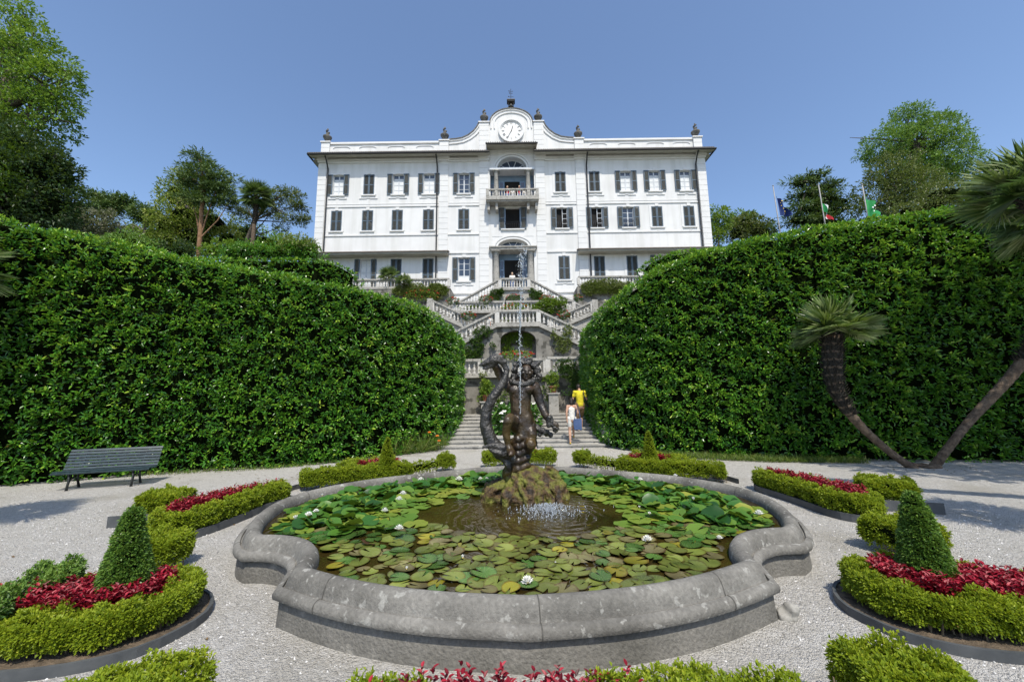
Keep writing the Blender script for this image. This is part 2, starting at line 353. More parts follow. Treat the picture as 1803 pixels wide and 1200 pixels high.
# ================================================================== SETTING
tag(put('ground', MB().add([(-500, -400, -.5), (500, -400, -.5), (500, 900, -.5), (-500, 900, -.5)], [(0, 1, 2, 3)]).mesh('ground'), 'hill'), kind='structure')
tag(put('gravel_path', MB().add([(-45, -40, 0), (45, -40, 0), (45, 16, 0), (-45, 16, 0)], [(0, 1, 2, 3)]).mesh('gravel'), 'gravel'), kind='structure')
def hill_z(x, y):
    yh = 15 if abs(x) < 3 else 13.5-min(abs(x)-3, 9)*.25
    z = -.3+max(0, (y-yh-1.2))*.47
    if y > 75: z = -.3+(75-yh-1.2)*.47-(y-75)*.1
    if x > 17: z *= .86
    if abs(x-.2) < 20 and y < 48: z = min(z, 9.3)
    if abs(x-.2) < 7.5:
        if y < 18.2: z = -.3
        elif y < 21: z = min(z, 2.2)
        elif y < 25.4: z = min(z, 4.6)
        elif y < 31: z = min(z, 6.8)
    return z+.25*mnoise.noise(Vector((x*.2, y*.2, 0)))*(1 if z > 1 else 0)
xs = np.concatenate([np.linspace(-140, -24, 30), np.linspace(-22, 22, 56), np.linspace(24, 140, 30)]); ys = np.concatenate([np.linspace(14.6, 50, 60), np.linspace(52, 220, 40)])
V = [(x, y, hill_z(x, y)) for y in ys for x in xs]; k = len(xs)
tag(put('hillside', np_mesh('hillside', V, np.array([(j*k+i, j*k+i+1, (j+1)*k+i+1, (j+1)*k+i) for j in range(len(ys)-1) for i in range(k-1)]), None, True), 'hill'), kind='structure')

# ================================================================== THE HOUSE
XO, HY = .2, 32.0
house = thing('villa', (XO, HY, 9.5), 'white three storey villa with dark shutters and a clock gable above the garden stairs', 'villa')
X = lambda a: XO+a
HW = 16.75
# openings in the front wall: x centre (relative), half width, z0, z1, kind
TOPZ, MIDZ = (19.22, 21.1), (15.95, 17.8)
wins = []
for c, kd in ((-15.0, 'oc'), (-12.35, 's'), (-9.82, 'oc'), (-7.17, 'oc'), (-4.16, 'og'), (4.16, 's'), (7.1, 's'), (9.82, 'oc'), (12.3, 'oc'), (14.96, 'oc')): wins.append((c, .47, *TOPZ, kd))
for c, kd in ((-15.0, 's'), (-12.35, 's'), (-9.82, 's'), (-7.17, 's'), (-4.16, 's'), (4.2, 'or'), (7.18, 'or'), (9.85, 'ow'), (12.3, 's'), (15.02, 's')): wins.append((c, .47, *MIDZ, kd))
for c, kd in ((-12.35, 'od'), (-9.8, 's'), (-7.13, 's'), (7.2, 's'), (9.93, 's'), (12.4, 'od')): wins.append((c, .46, 10.75, 13.45, kd))
wins.append((-4.13, .48, 11.45, 13.5, 'og')); wins.append((4.25, .47, 11.45, 13.5, 's'))
holes = [(c-w, c+w, z0, z1) for c, w, z0, z1, _ in wins]
holes += [(-.66, .66, 15.95, 17.85), (-1.9, 1.9, 18.35, 22.75), (-1.75, 1.75, 10.6, 15.3)]
xb = sorted({-HW, HW}|{v for h in holes for v in h[:2]}); zb = sorted({9.0, 23.2}|{v for h in holes for v in h[2:]})
mb = MB()
for xa, xc in zip(xb, xb[1:]):
    zs_ = None
    for za, zc in zip(zb, zb[1:]):
        xm, zm = (xa+xc)/2, (za+zc)/2
        if any(h[0] < xm < h[1] and h[2] < zm < h[3] for h in holes):
            if zs_ is not None: mb.add([(X(xa), HY, zs_), (X(xc), HY, zs_), (X(xc), HY, za), (X(xa), HY, za)], [(0, 1, 2, 3)]); zs_ = None
        elif zs_ is None: zs_ = za
    if zs_ is not None: mb.add([(X(xa), HY, zs_), (X(xc), HY, zs_), (X(xc), HY, 23.2), (X(xa), HY, 23.2)], [(0, 1, 2, 3)])
for h in holes:      # reveals
    D = .28 if h[1]-h[0] < 2 else 1.0
    a, b_, z0, z1 = X(h[0]), X(h[1]), h[2], h[3]
    mb.add([(a, HY, z0), (a, HY+D, z0), (a, HY+D, z1), (a, HY, z1)], [(3, 2, 1, 0)]); mb.add([(b_, HY, z0), (b_, HY+D, z0), (b_, HY+D, z1), (b_, HY, z1)], [(0, 1, 2, 3)])
    mb.add([(a, HY, z1), (b_, HY, z1), (b_, HY+D, z1), (a, HY+D, z1)], [(0, 1, 2, 3)]); mb.add([(a, HY, z0), (b_, HY, z0), (b_, HY+D, z0), (a, HY+D, z0)], [(3, 2, 1, 0)])
for sx in (-HW, HW): mb.add([(X(sx), HY, 9), (X(sx), HY+14, 9), (X(sx), HY+14, 23.2), (X(sx), HY, 23.2)], [(0, 1, 2, 3) if sx > 0 else (3, 2, 1, 0)])
mb.add([(X(-HW), HY+14, 9), (X(HW), HY+14, 9), (X(HW), HY+14, 23.2), (X(-HW), HY+14, 23.2)], [(3, 2, 1, 0)])
mb.build('wall', 'stucco', house)
# spandrels that turn the two tall openings into arches
def arch_pts(r_, cz, k=20, a0=0, a1=math.pi, rz=None): return [(r_*math.cos(a0+(a1-a0)*i/k), cz+(rz or r_)*math.sin(a0+(a1-a0)*i/k)) for i in range(k+1)]
mb = MB()
for (w, ztop, r_, cz, rz, sp) in ((1.9, 22.75, 1.28, 21.47, 1.1, 21.47), (1.75, 15.3, 1.3, 14.35, .72, 14.35)):
    ar = arch_pts(r_, cz, 20, rz=rz)
    L_ = [(w, sp)]+[(w, ztop)]
    for (x0, z0), (x1, z1) in zip(ar, ar[1:]):
        mb.add([(X(x0), HY+.02, z0), (X(x1), HY+.02, z1), (X(x1), HY+.02, ztop), (X(x0), HY+.02, ztop)], [(0, 1, 2, 3)])
        mb.add([(X(x0), HY+.02, z0), (X(x1), HY+.02, z1), (X(x1), HY+.55, z1), (X(x0), HY+.55, z0)], [(3, 2, 1, 0)])
    for s in (-1, 1): mb.add([(X(s*r_), HY+.02, sp), (X(s*w), HY+.02, sp), (X(s*w), HY+.02, ztop), (X(s*r_), HY+.02, ztop)], [(0, 1, 2, 3) if s > 0 else (3, 2, 1, 0)])
mb.build('arch_spandrel', 'stucco', house)
mb = MB()
for (r_, cz, rz) in ((1.28, 21.47, 1.1), (1.3, 14.35, .72)):
    for d0, d1, y in ((.0, .16, .05), (.2, .34, .09)):
        for (p0, p1), (q0, q1) in zip(zip(arch_pts(r_+d0, cz, rz=rz+d0), arch_pts(r_+d0, cz, rz=rz+d0)[1:]), zip(arch_pts(r_+d1, cz, rz=rz+d1), arch_pts(r_+d1, cz, rz=rz+d1)[1:])):
            mb.hexa([(X(a), HY-y, b_) for a, b_ in (p0, p1, q1, q0)], [(X(a), HY+.01, b_) for a, b_ in (p0, p1, q1, q0)])
mb.build('arch_moulding', 'trim', house)
# rusticated pilasters
def pilaster(cx, w, z0, z1):
    mb = MB(); mb.box(X(cx-w/2)+.03, X(cx+w/2)-.03, HY-.06, HY+.02, z0, z1); z = z0
    while z+.2 < z1: mb.box(X(cx-w/2), X(cx+w/2), HY-.08, HY-.05, z+.01, min(z+.465, z1-.01)); z += .485
    mb.build('quoin_pilaster', 'trim', house)
for s in (-1, 1):
    pilaster(s*(HW-.33), .72, 9.5, 22.2); pilaster(s*5.9, .78, 14.1, 22.2); pilaster(s*5.9, .78, 10.2, 13.55); pilaster(s*2.42, .78, 9.9, 22.2)
    for cx, w in ((s*5.9, .95), (s*2.42, .95), (s*(HW-.33), .82)):
        mb = MB(); mb.box(X(cx-w/2), X(cx+w/2), HY-.2, HY, 22.2, 22.35); mb.box(X(cx-w/2)-.05, X(cx+w/2)+.05, HY-.26, HY, 22.36, 22.62); mb.build('capital', 'trim', house)
    mb = MB()
    for (a, b_) in ((6.32, HW-.75), (2.85, 5.48)):
        for z, d, h in ((18.1, .07, .1), (18.35, .03, .05), (15.5, .07, .1), (22.15, .1, .16), (22.33, .18, .12)):
            MB().box(X(min(s*a, s*b_)), X(max(s*a, s*b_)), HY-d, HY, z, z+h).build('string_course', 'trim', house)
    MB().box(X(min(s*2.85, s*5.48)), X(max(s*2.85, s*5.48)), HY-.08, HY, 13.85, 13.97).build('string_course', 'trim', house); mb.box(X(min(s*2.85, s*6.3)), X(max(s*2.85, s*6.3)), HY-.12, HY, 10.35, 10.5)
    mb.build('string_course', 'trim', house)
    # ground floor pent roof of the wing
    mb = MB(); a, b_ = (X(5.35), X(HW+.3)) if s > 0 else (X(-HW-.3), X(-5.35))
    mb.hexa([(a, HY-.95, 13.72), (b_, HY-.95, 13.72), (b_, HY, 14.0), (a, HY, 14.0)], [(a, HY-.95, 13.80), (b_, HY-.95, 13.80), (b_, HY, 14.09), (a, HY, 14.09)]); mb.build('pent_roof', 'tile', house)
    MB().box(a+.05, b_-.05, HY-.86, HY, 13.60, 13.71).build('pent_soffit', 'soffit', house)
# eaves
def eave(xa, xc, lip, wall_z, over, name='eave'):
    mb = MB(); mb.hexa([(X(xa), HY-over, lip), (X(xc), HY-over, lip), (X(xc)-.001, HY, wall_z), (X(xa)+.001, HY, wall_z)], [(X(xa), HY-over, lip+.09), (X(xc), HY-over, lip+.09), (X(xc), HY, wall_z+.5), (X(xa), HY, wall_z+.5)])
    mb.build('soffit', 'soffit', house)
    mb = MB(); mb.hexa([(X(xa)-.05, HY-over-.07, lip+.09), (X(xc)+.05, HY-over-.07, lip+.09), (X(xc), HY-.01, wall_z+.51), (X(xa), HY-.01, wall_z+.51)], [(X(xa)-.05, HY-over-.07, lip+.15), (X(xc)+.05, HY-over-.07, lip+.15), (X(xc), HY-.01, wall_z+.57), (X(xa), HY-.01, wall_z+.57)])
    x = xa
    while x < xc:
        mb.tube([(X(x), HY-over-.09, lip+.17), (X(x), HY-.02, wall_z+.58)], .055, 6); x += .19
    mb.build('roof_tiles', 'tile', house)
    MB().tube([(X(xa)-.06, HY-over-.1, lip+.07), (X(xc)+.06, HY-over-.1, lip+.07)], .075, 8).build('gutter', 'dark', house)
for s in (-1, 1): eave(*((1.95, HW+.55) if s > 0 else (-HW-.55, -1.95)), 22.43, 22.64, .85)
for s in (-1, 1):   # return of the eave along the flank
    x0, x1 = X(s*HW), X(s*(HW+.55)); mb = MB()
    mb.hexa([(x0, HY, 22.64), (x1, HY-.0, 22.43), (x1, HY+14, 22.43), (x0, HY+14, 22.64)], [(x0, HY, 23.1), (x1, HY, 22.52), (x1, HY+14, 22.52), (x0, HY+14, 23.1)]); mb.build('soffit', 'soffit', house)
    mb = MB(); mb.tube([(x1+.03*s, HY-.9, 22.5), (x1+.03*s, HY+14, 22.5)], .075, 8); mb.build('gutter', 'dark', house)
eave(-2.15, 2.15, 23.02, 23.25, 1.05)
# wall under the raised central eave
MB().box(X(-1.95), X(1.95), HY-.01, HY+.2, 22.76, 23.3).build('attic_wall', 'stucco', house)
# parapet and gable
mb = MB()
for s in (-1, 1):
    a, b_ = sorted((s*6.3, s*16.0)); mb.box(X(a), X(b_), HY+.05, HY+.4, 23.1, 24.0); mb.build('parapet', 'stucco', house); mb = MB()
mb = MB()
for s in (-1, 1):
    a, b_ = sorted((s*6.3, s*16.0)); mb.box(X(a), X(b_), HY-.06, HY+.5, 24.0, 24.17)
    for cx in (7.6, 10.1, 12.6, 14.9):
        p_ = [(-.75, 0), (-.6, .09), (-.42, .13), (.42, .13), (.6, .09), (.75, 0)]
        for (x0, z0), (x1, z1) in zip(p_, p_[1:]): mb.hexa([(X(s*cx+x0), HY+.0, 23.62+z0), (X(s*cx+x1), HY+.0, 23.62+z1), (X(s*cx+x1), HY+.0, 23.68+z1), (X(s*cx+x0), HY+.0, 23.68+z0)], [(X(s*cx+x0), HY+.06, 23.62+z0), (X(s*cx+x1), HY+.06, 23.62+z1), (X(s*cx+x1), HY+.06, 23.68+z1), (X(s*cx+x0), HY+.06, 23.68+z0)])
mb.build('parapet_moulding', 'trim', house)
# gable outline (half), from the scroll up to the round clock head
scroll = [(5.5, 24.32), (4.9, 24.36), (4.35, 24.45), (3.8, 24.72), (3.35, 25.1), (3.05, 25.5), (2.85, 25.95)]
head = [(1.9*math.cos(a), 25.9+1.36*math.sin(a)) for a in np.linspace(.0, math.pi/2, 14)]
out = [(5.5, 23.1)]+scroll+[(1.95, 25.95)]+head
poly = [(X(a), b_) for a, b_ in out]+[(X(-a), b_) for a, b_ in out[::-1][1:]]
MB().prism(poly, HY+.03, HY+.42).build('clock_gable', 'stucco', house)
def band(pts, d0, d1, y0, y1, mb):
    """moulding that follows an x,z line, d0..d1 inside of it"""
    pts = [np.array(p) for p in pts]; off = []
    for i, p_ in enumerate(pts):
        t = pts[min(i+1, len(pts)-1)]-pts[max(0, i-1)]; t = t/np.linalg.norm(t); off.append(np.array([-t[1], t[0]]))
    for i in range(len(pts)-1):
        q = [pts[i]+off[i]*d0, pts[i+1]+off[i+1]*d0, pts[i+1]+off[i+1]*d1, pts[i]+off[i]*d1]
        mb.hexa([(X(a), y0, b_) for a, b_ in q], [(X(a), y1, b_) for a, b_ in q])
mb = MB(); mb2 = MB()
for s in (-1, 1):
    sc = [(s*a, b_) for a, b_ in scroll]; hd = [(s*a, b_) for a, b_ in head]; q = s
    band(sc, -.03*q, .05*q, HY-.1, HY+.5, mb2); band(hd, -.03*q, .05*q, HY-.1, HY+.5, mb2)
    for d0, d1 in ((.06, .16), (.36, .46)): band(sc, d0*q, d1*q, HY-.05, HY+.04, mb); band([(s*1.9, 25.3)]+hd, d0*q, d1*q, HY-.05, HY+.04, mb)
mb.build('gable_moulding', 'trim', house); mb2.build('gable_coping', 'urn', house)
for s in (-1, 1):
    for cx, z0, z1, w in ((2.4, 23.2, 25.85, .86), (5.9, 23.2, 24.15, .8), (16.28, 23.2, 24.15, .74)):
        mb = MB(); mb.box(X(s*cx-w/2)+.03, X(s*cx+w/2)-.03, HY-.06, HY+.5, z0, z1); z = z0
        while z+.2 < z1: mb.box(X(s*cx-w/2), X(s*cx+w/2), HY-.08, HY-.055, z+.01, min(z+.45, z1-.02)); z += .47
        mb.box(X(s*cx-w/2)-.07, X(s*cx+w/2)+.07, HY-.16, HY+.55, z1, z1+.1); mb.build('parapet_pier', 'trim', house)
mb = MB(); mb.lathe([(.2, 0), (.2, .1), (.1, .14), (.1, .2), (.26, .34), (.36, .52), (.38, .62), (.26, .68), (.12, .74), (.16, .82), (.1, .9), (.14, .98)], k=14)
for k in range(7): a = k*.9; mb.ell((.1*math.cos(a), .1*math.sin(a), 1.02+.035*k), (.1-.006*k, .1-.006*k, .09), 8)
mb.ell((0, 0, 1.33), (.07, .07, .13), 8); um = mb.mesh('urn', True); um.materials.append(M['urn']); first = None
for s in (-1, 1):
    for cx, z in ((2.4, 25.95), (5.9, 24.25), (16.28, 24.25)):
        o = bpy.data.objects.new('urn', um); o.location = (X(s*cx), HY+.2, z); link(o, house)
# clock
CZ = 25.05
mb = MB()
for r0, r1, y in ((.98, 1.12, -.16), (.9, .98, -.1)):
    for i in range(40):
        a0, a1 = 2*math.pi*i/40, 2*math.pi*(i+1)/40
        q = [(r0*math.cos(a0), r0*math.sin(a0)), (r0*math.cos(a1), r0*math.sin(a1)), (r1*math.cos(a1), r1*math.sin(a1)), (r1*math.cos(a0), r1*math.sin(a0))]
        mb.hexa([(X(a), HY+y, CZ+b_) for a, b_ in q], [(X(a), HY+.03, CZ+b_) for a, b_ in q])
cr = mb.build('clock_rim', 'trim', house)
mb = MB(); mb.prism([(X(.9*math.cos(a)), CZ+.9*math.sin(a)) for a in np.linspace(0, 2*math.pi, 41)[:-1]], HY-.03, HY+.02); cf = mb.build('clock_face', 'clockface', house)
mb = MB()
NUM = ['XII', 'I', 'II', 'III', 'IV', 'V', 'VI', 'VII', 'VIII', 'IX', 'X', 'XI']
def stroke(mb, x0, z0, x1, z1, w, rot, cx, cz, y0, y1):
    d = np.array([x1-x0, z1-z0]); d = d/np.linalg.norm(d); nn = np.array([-d[1], d[0]])*w/2; c_, s_ = math.cos(rot), math.sin(rot)
    q = [np.array([x0, z0])+nn, np.array([x1, z1])+nn, np.array([x1, z1])-nn, np.array([x0, z0])-nn]
    q = [(cx+a*c_-b_*s_, cz+a*s_+b_*c_) for a, b_ in q]
    mb.hexa([(X(a), y0, b_) for a, b_ in q], [(X(a), y1, b_) for a, b_ in q])
for h, t in enumerate(NUM):
    ang = -2*math.pi*h/12; cx, cz = -.73*math.sin(ang), .73*math.cos(ang); ww = {'I': .055, 'V': .11, 'X': .11}; x = -sum(ww[c] for c in t)/2
    for ch in t:
        m0 = x+ww[ch]/2
        if ch == 'I': stroke(mb, m0, -.115, m0, .115, .03, ang, cx, CZ+cz, HY-.045, HY-.03)
        if ch == 'V': stroke(mb, m0-.035, .115, m0, -.115, .03, ang, cx, CZ+cz, HY-.045, HY-.03); stroke(mb, m0+.035, .115, m0, -.115, .02, ang, cx, CZ+cz, HY-.047, HY-.03)
        if ch == 'X': stroke(mb, m0-.035, .115, m0+.035, -.115, .03, ang, cx, CZ+cz, HY-.045, HY-.03); stroke(mb, m0+.035, .115, m0-.035, -.115, .02, ang, cx, CZ+cz, HY-.047, HY-.03)
        x += ww[ch]
put('clock_numerals', mb.mesh('clock_numerals'), 'numeral', cf)
mb = MB(); ra, rbz = rad(-207), rad(-17)
for ang, L_, w in ((ra, .76, .03), (rbz, .48, .055)):
    stroke(mb, 0, -.12, 0, L_, w, ang, 0, CZ, HY-.075-(.02 if L_ > .6 else 0), HY-.05-(.02 if L_ > .6 else 0))
put('clock_hands', mb.mesh('clock_hands'), 'dark', cf)
# bell frame and weather vane
mb = MB()
for sx in (-1, 1):
    for sy in (-1, 1): mb.tube([(X(sx*.24), HY+.2+sy*.18, 27.25), (X(sx*.2), HY+.2+sy*.15, 28.05)], .022, 6)
mb.box(X(-.36), X(.36), HY-.1, HY+.5, 28.05, 28.13); mb.box(X(-.3), X(.3), HY-.05, HY+.45, 27.95, 28.05)
fr = mb.build('bell_frame', 'dark', house)
put('bell', MB().lathe([(.24, 0), (.2, .06), (.15, .2), (.13, .3), (.05, .36)], (X(0), HY+.2, 27.52), 12).mesh('bell', True), 'iron', fr)
mb = MB(); mb.tube([(X(0), HY+.2, 28.1), (X(0), HY+.2, 29.35)], .02, 6)
for z, w in ((28.55, .2), (28.9, .12), (29.1, .16)): mb.tube([(X(-w), HY+.2, z), (X(w), HY+.2, z)], .014, 5); mb.ell((X(w), HY+.2, z), .035, 6); mb.ell((X(-w), HY+.2, z+.05), .05, 6)
mb.build('weather_vane', 'dark', house)
# downpipes
for s in (-1, 1):
    for cx in (HW-.85, 6.45):
        MB().tube([(X(s*cx), HY-.8, 22.42), (X(s*cx), HY-.55, 22.2), (X(s*cx), HY-.14, 21.6), (X(s*cx), HY-.14, 14.1), (X(s*cx), HY-.14, 10.6)], .06, 8).build('downpipe', 'dark', house)
# shutters and windows
def shutter_mesh(w, h):
    mb = MB(); f = .075
    for a, b_, z0, z1 in ((0, f, 0, h), (w-f, w, 0, h), (f, w-f, 0, f), (f, w-f, h-f, h), (f, w-f, h*.47, h*.47+f)): mb.box(a, b_, -.025, .025, z0, z1)
    k = len(mb.f); z = f+.02
    while z < h-f-.04:
        if not (h*.47-.05 < z < h*.47+f): mb.hexa([(f, -.022, z), (w-f, -.022, z), (w-f, .018, z+.05), (f, .018, z+.05)], [(f, -.022, z+.014), (w-f, -.022, z+.014), (w-f, .018, z+.064), (f, .018, z+.064)])
        z += .072
    me = mb.mesh('shutter'); me.materials.append(M['shutter']); me.materials.append(M['louvre'])
    mi = np.zeros(len(mb.f), np.int32); mi[k:] = 1; me.polygons.foreach_set('material_index', mi); return me
def window_mesh(w, h, rows, y=0):
    mb = MB(); f = .06
    for a, b_, z0, z1 in ((-w, -w+f, 0, h), (w-f, w, 0, h), (-.05, .05, 0, h), (-w, w, 0, f), (-w, w, h-f, h)): mb.box(a, b_, -.03, .03, z0, z1)
    for r_ in range(1, rows): z = h*r_/rows; mb.box(-w+f, -.05, -.02, .02, z-.017, z+.017); mb.box(.05, w-f, -.02, .02, z-.017, z+.017)
    return mb.mesh('window')
SH = {}; WI = {}
def place_shutter(x, y, z, w, h):
    k = (round(w, 2), round(h, 2))
    if k not in SH: SH[k] = shutter_mesh(w, h)
    o = bpy.data.objects.new('shutter', SH[k]); o.location = (x, y, z); link(o, house)
for c, w, z0, z1, kd in wins:
    h = z1-z0; cx = X(c)
    mb = MB()      # sill and surround
    gf = z0 > 10.9
    if gf: mb.box(cx-w-.14, cx+w+.14, HY-.12, HY, z0-.1, z0); mb.box(cx-w-.32, cx-w*.3, HY-.06, HY, z0-.36, z0-.28); mb.box(cx+w*.3, cx+w+.32, HY-.06, HY, z0-.36, z0-.28); mb.box(cx-w*.3, cx+w*.3, HY-.05, HY, z0-.31, z0-.24)
    for a, b_ in ((cx-w-.2, cx-w), (cx+w, cx+w+.2)): mb.box(a, b_, HY-.03, HY, z0, z1+.14)
    mb.box(cx-w, cx+w, HY-.035, HY, z1, z1+.14); mb.box(cx-.14, cx+.14, HY-.07, HY, z1+.02, z1+.26)
    mb.build('window_surround', 'trim', house)
    if kd == 's':
        place_shutter(cx-w+.005, HY+.0, z0+.01, w-.01, h-.02); place_shutter(cx+.005, HY+.0, z0+.01, w-.01, h-.02)
        continue
    place_shutter(cx-2*w, HY-.07, z0, w-.01, h); place_shutter(cx+w+.01, HY-.07, z0, w-.01, h)
    dark_ = kd in ('or',)
    if kd != 'or':
        k = (round(w, 2), round(h, 2))
        if k not in WI: WI[k] = window_mesh(w, h, 4 if h < 2.2 else 5); WI[k].materials.append(M['frame'])
        o = bpy.data.objects.new('window', WI[k]); o.location = (cx, HY+.2, z0); link(o, house)
        pane = MB().box(cx-w+.05, cx+w-.05, HY+.2, HY+.21, z0+.05, z1-.05).mesh('pane')
        o2 = put('pane', pane, 'glass' if kd in ('og', 'ow') else 'curtain', None); o2.parent = o; o2.matrix_parent_inverse = Matrix.Translation(-Vector((cx, HY+.2, z0)))
        if kd == 'oc':
            mb = MB(); mb.box(cx-w+.06, cx+w-.06, HY+.185, HY+.199, z1-.34, z1-.06); o3 = put('upper_pane', mb.mesh('upper_pane'), 'glass'); o3.parent = o; o3.matrix_parent_inverse = Matrix.Translation(-Vector((cx, HY+.2, z0)))
        if kd == 'og' and z0 < 12:
            MB().box(cx-w+.04, cx+w-.04, HY+.14, HY+.165, z0+.05, z0+.46).build('door_panel', 'curtain', house)
    else:
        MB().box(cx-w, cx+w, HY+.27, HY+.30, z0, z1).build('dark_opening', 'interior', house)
        mb = MB(); a = cx+.02
        for q0, q1, y in ((a, a+.05, .12), (cx+w-.05, cx+w, .12)): mb.box(q0, q1, HY+y, HY+y+.04, z0, z1)
        for z in np.linspace(z0+.02, z1-.05, 5): mb.box(a+.05, cx+w-.05, HY+.125, HY+.155, z, z+.035)
        mb.build('window', 'frame', house)
    if kd in ('or', 'ow'):
        mb = MB(); mb.tube([(cx-w, HY-.04, z0+.62), (cx+w, HY-.04, z0+.62)], .018, 6); mb.tube([(cx-w, HY-.04, z0+.06), (cx+w, HY-.04, z0+.06)], .015, 6)
        for i in range(6):
            xx = cx-w+(i+.5)*2*w/6
            mb.tube([(xx+.075*math.cos(t), HY-.04, z0+.34+.26*math.sin(t)) for t in np.linspace(0, 2*math.pi, 13)], .011, 4, False)
        mb.build('window_railing', 'dark', house)
# ---- central bay, upper loggia
cx = X(0)
mb = MB(); mb.box(cx-1.95, cx+1.95, HY+.95, HY+1.02, 18.2, 22.8); mb.box(cx-1.95, cx+1.95, HY+.9, HY+.949, 21.2, 22.8); mb.build('loggia_back_wall', 'blue', house)
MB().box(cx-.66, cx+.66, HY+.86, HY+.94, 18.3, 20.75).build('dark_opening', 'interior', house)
mb = MB()
for s in (-1, 1):
    for a, b_ in ((.68, 1.18), (1.5, 1.88)):
        x0, x1 = sorted((cx+s*a, cx+s*b_)); MB().box(x0, x1, HY+.84, HY+.93, 18.3, 20.75).build('loggia_door', 'blue', house)
mb = MB()
for s in (-1, 1): 
    x0, x1 = sorted((cx+s*.78, cx+s*1.08)); mb.box(x0, x1, HY+.82, HY+.838, 19.4, 20.1); mb.box(x0, x1, HY+.82, HY+.838, 20.2, 20.65)
    x0, x1 = sorted((cx+s*1.56, cx+s*1.83)); mb.box(x0, x1, HY+.82, HY+.838, 18.6, 20.5)
mb.build('loggia_pane', 'glass', house)
MB().box(cx-1.93, cx+1.93, HY-.22, HY+.8, 21.28, 21.46).build('loggia_lintel', 'frame', house)
def fanlight(cz, r_, rz, y):
    mb = MB(); mb.prism([(cx+a, b_) for a, b_ in arch_pts(r_, cz, 20, rz=rz)], y, y+.03); g = mb.build('fanlight', 'glass', house)
    mb = MB()
    for a in np.linspace(0, math.pi, 6)[1:-1]: mb.tube([(cx+.15*math.cos(a), y-.02, cz+.1*math.sin(a)), (cx+r_*.97*math.cos(a), y-.02, cz+rz*.97*math.sin(a))], .03, 5)
    mb.tube([(cx+a*.96, y-.02, cz+(b_-cz)*.96) for a, b_ in arch_pts(r_, cz, 20, rz=rz)], .04, 5); mb.tube([(cx-r_, y-.02, cz+.03), (cx+r_, y-.02, cz+.03)], .04, 5)
    o = put('glazing_bar', mb.mesh('glazing_bar'), 'frame', g)
fanlight(21.47, 1.26, 1.08, HY+.5); fanlight(14.37, 1.28, .70, HY+.5)
def column(x, y, z0, z1, r_):
    h = z1-z0; mb = MB(); mb.box(x-r_*1.35, x+r_*1.35, y-r_*1.35, y+r_*1.35, z0, z0+.1)
    mb.lathe([(r_*1.25, .1), (r_*1.25, .17), (r_*1.02, .22), (r_, .3), (r_*1.03, h*.4), (r_*.86, h-.34), (r_*1.0, h-.3), (r_*.88, h-.27), (r_*.9, h-.2), (r_*1.3, h-.1)], (x, y, z0), 18)
    mb.box(x-r_*1.45, x+r_*1.45, y-r_*1.45, y+r_*1.45, z1-.1, z1); mb.build('column', 'rail', house, True)
for s in (-1, 1): column(cx+s*1.38, HY+.02, 18.36, 21.27, .2); column(cx+s*1.45, HY+.05, 10.62, 14.0, .27)
# balcony
mb = MB(); mb.box(cx-2.2, cx+2.2, HY-1.05, HY, 18.1, 18.34); mb.box(cx-2.1, cx+2.1, HY-.95, HY, 17.98, 18.09); mb.build('balcony_slab', 'rail', house)
for s in (-1, 1):
    for a in (1.32, 2.0): MB().prism([(cx+s*a-.1, 17.35), (cx+s*a+.1, 17.35), (cx+s*a+.1, 17.97), (cx+s*a-.1, 17.97)], HY-.75, HY).build('balcony_bracket', 'rail', house)
bal_me = {}
def baluster_mesh(h, r_):
    mb = MB(); mb.box(-r_*1.05, r_*1.05, -r_*1.05, r_*1.05, 0, h*.09)
    mb.lathe([(r_*.95, h*.09), (r_*.6, h*.16), (r_*.65, h*.2), (r_*1.0, h*.34), (r_*.88, h*.44), (r_*.5, h*.62), (r_*.48, h*.7), (r_*.78, h*.76), (r_*.78, h*.8), (r_*.5, h*.84), (r_*.9, h*.92)], k=8)
    mb.box(-r_*1.05, r_*1.05, -r_*1.05, r_*1.05, h*.92, h); me = mb.mesh('baluster'); me.materials.append(M['balus'])
    me.polygons.foreach_set('use_smooth', np.ones(len(me.polygons), bool)); return me
def balusters(p0, p1, n_, h, r_, root, ymat=None):
    k = (round(h, 3), round(r_, 3))
    if k not in bal_me: bal_me[k] = baluster_mesh(h, r_)
    for i in range(n_):
        t = (i+.5)/n_; o = bpy.data.objects.new('baluster', bal_me[k]); o.location = Vector(p0).lerp(Vector(p1), t); link(o, root)
y = HY-.95
balusters((cx-1.95, y, 18.42), (cx-1.5, y, 18.42), 2, .52, .06, house); balusters((cx-1.2, y, 18.42), (cx+1.2, y, 18.42), 11, .52, .06, house); balusters((cx+1.5, y, 18.42), (cx+1.95, y, 18.42), 2, .52, .06, house)
mb = MB(); mb.box(cx-2.2, cx+2.2, y-.11, y+.11, 18.94, 19.05); mb.box(cx-2.15, cx+2.15, y-.09, y+.09, 18.34, 18.42)
for a in (-2.08, -1.35, 1.35, 2.08): mb.box(cx+a-.12, cx+a+.12, y-.10, y+.10, 18.42, 18.94)
for s in (-1, 1): mb.box(cx+s*2.09-.1, cx+s*2.09+.1, y+.11, HY, 18.93, 19.04); mb.box(cx+s*2.09-.07, cx+s*2.09+.07, y+.11, HY, 18.42, 18.93)
mb.build('balcony_rail', 'rail', house)
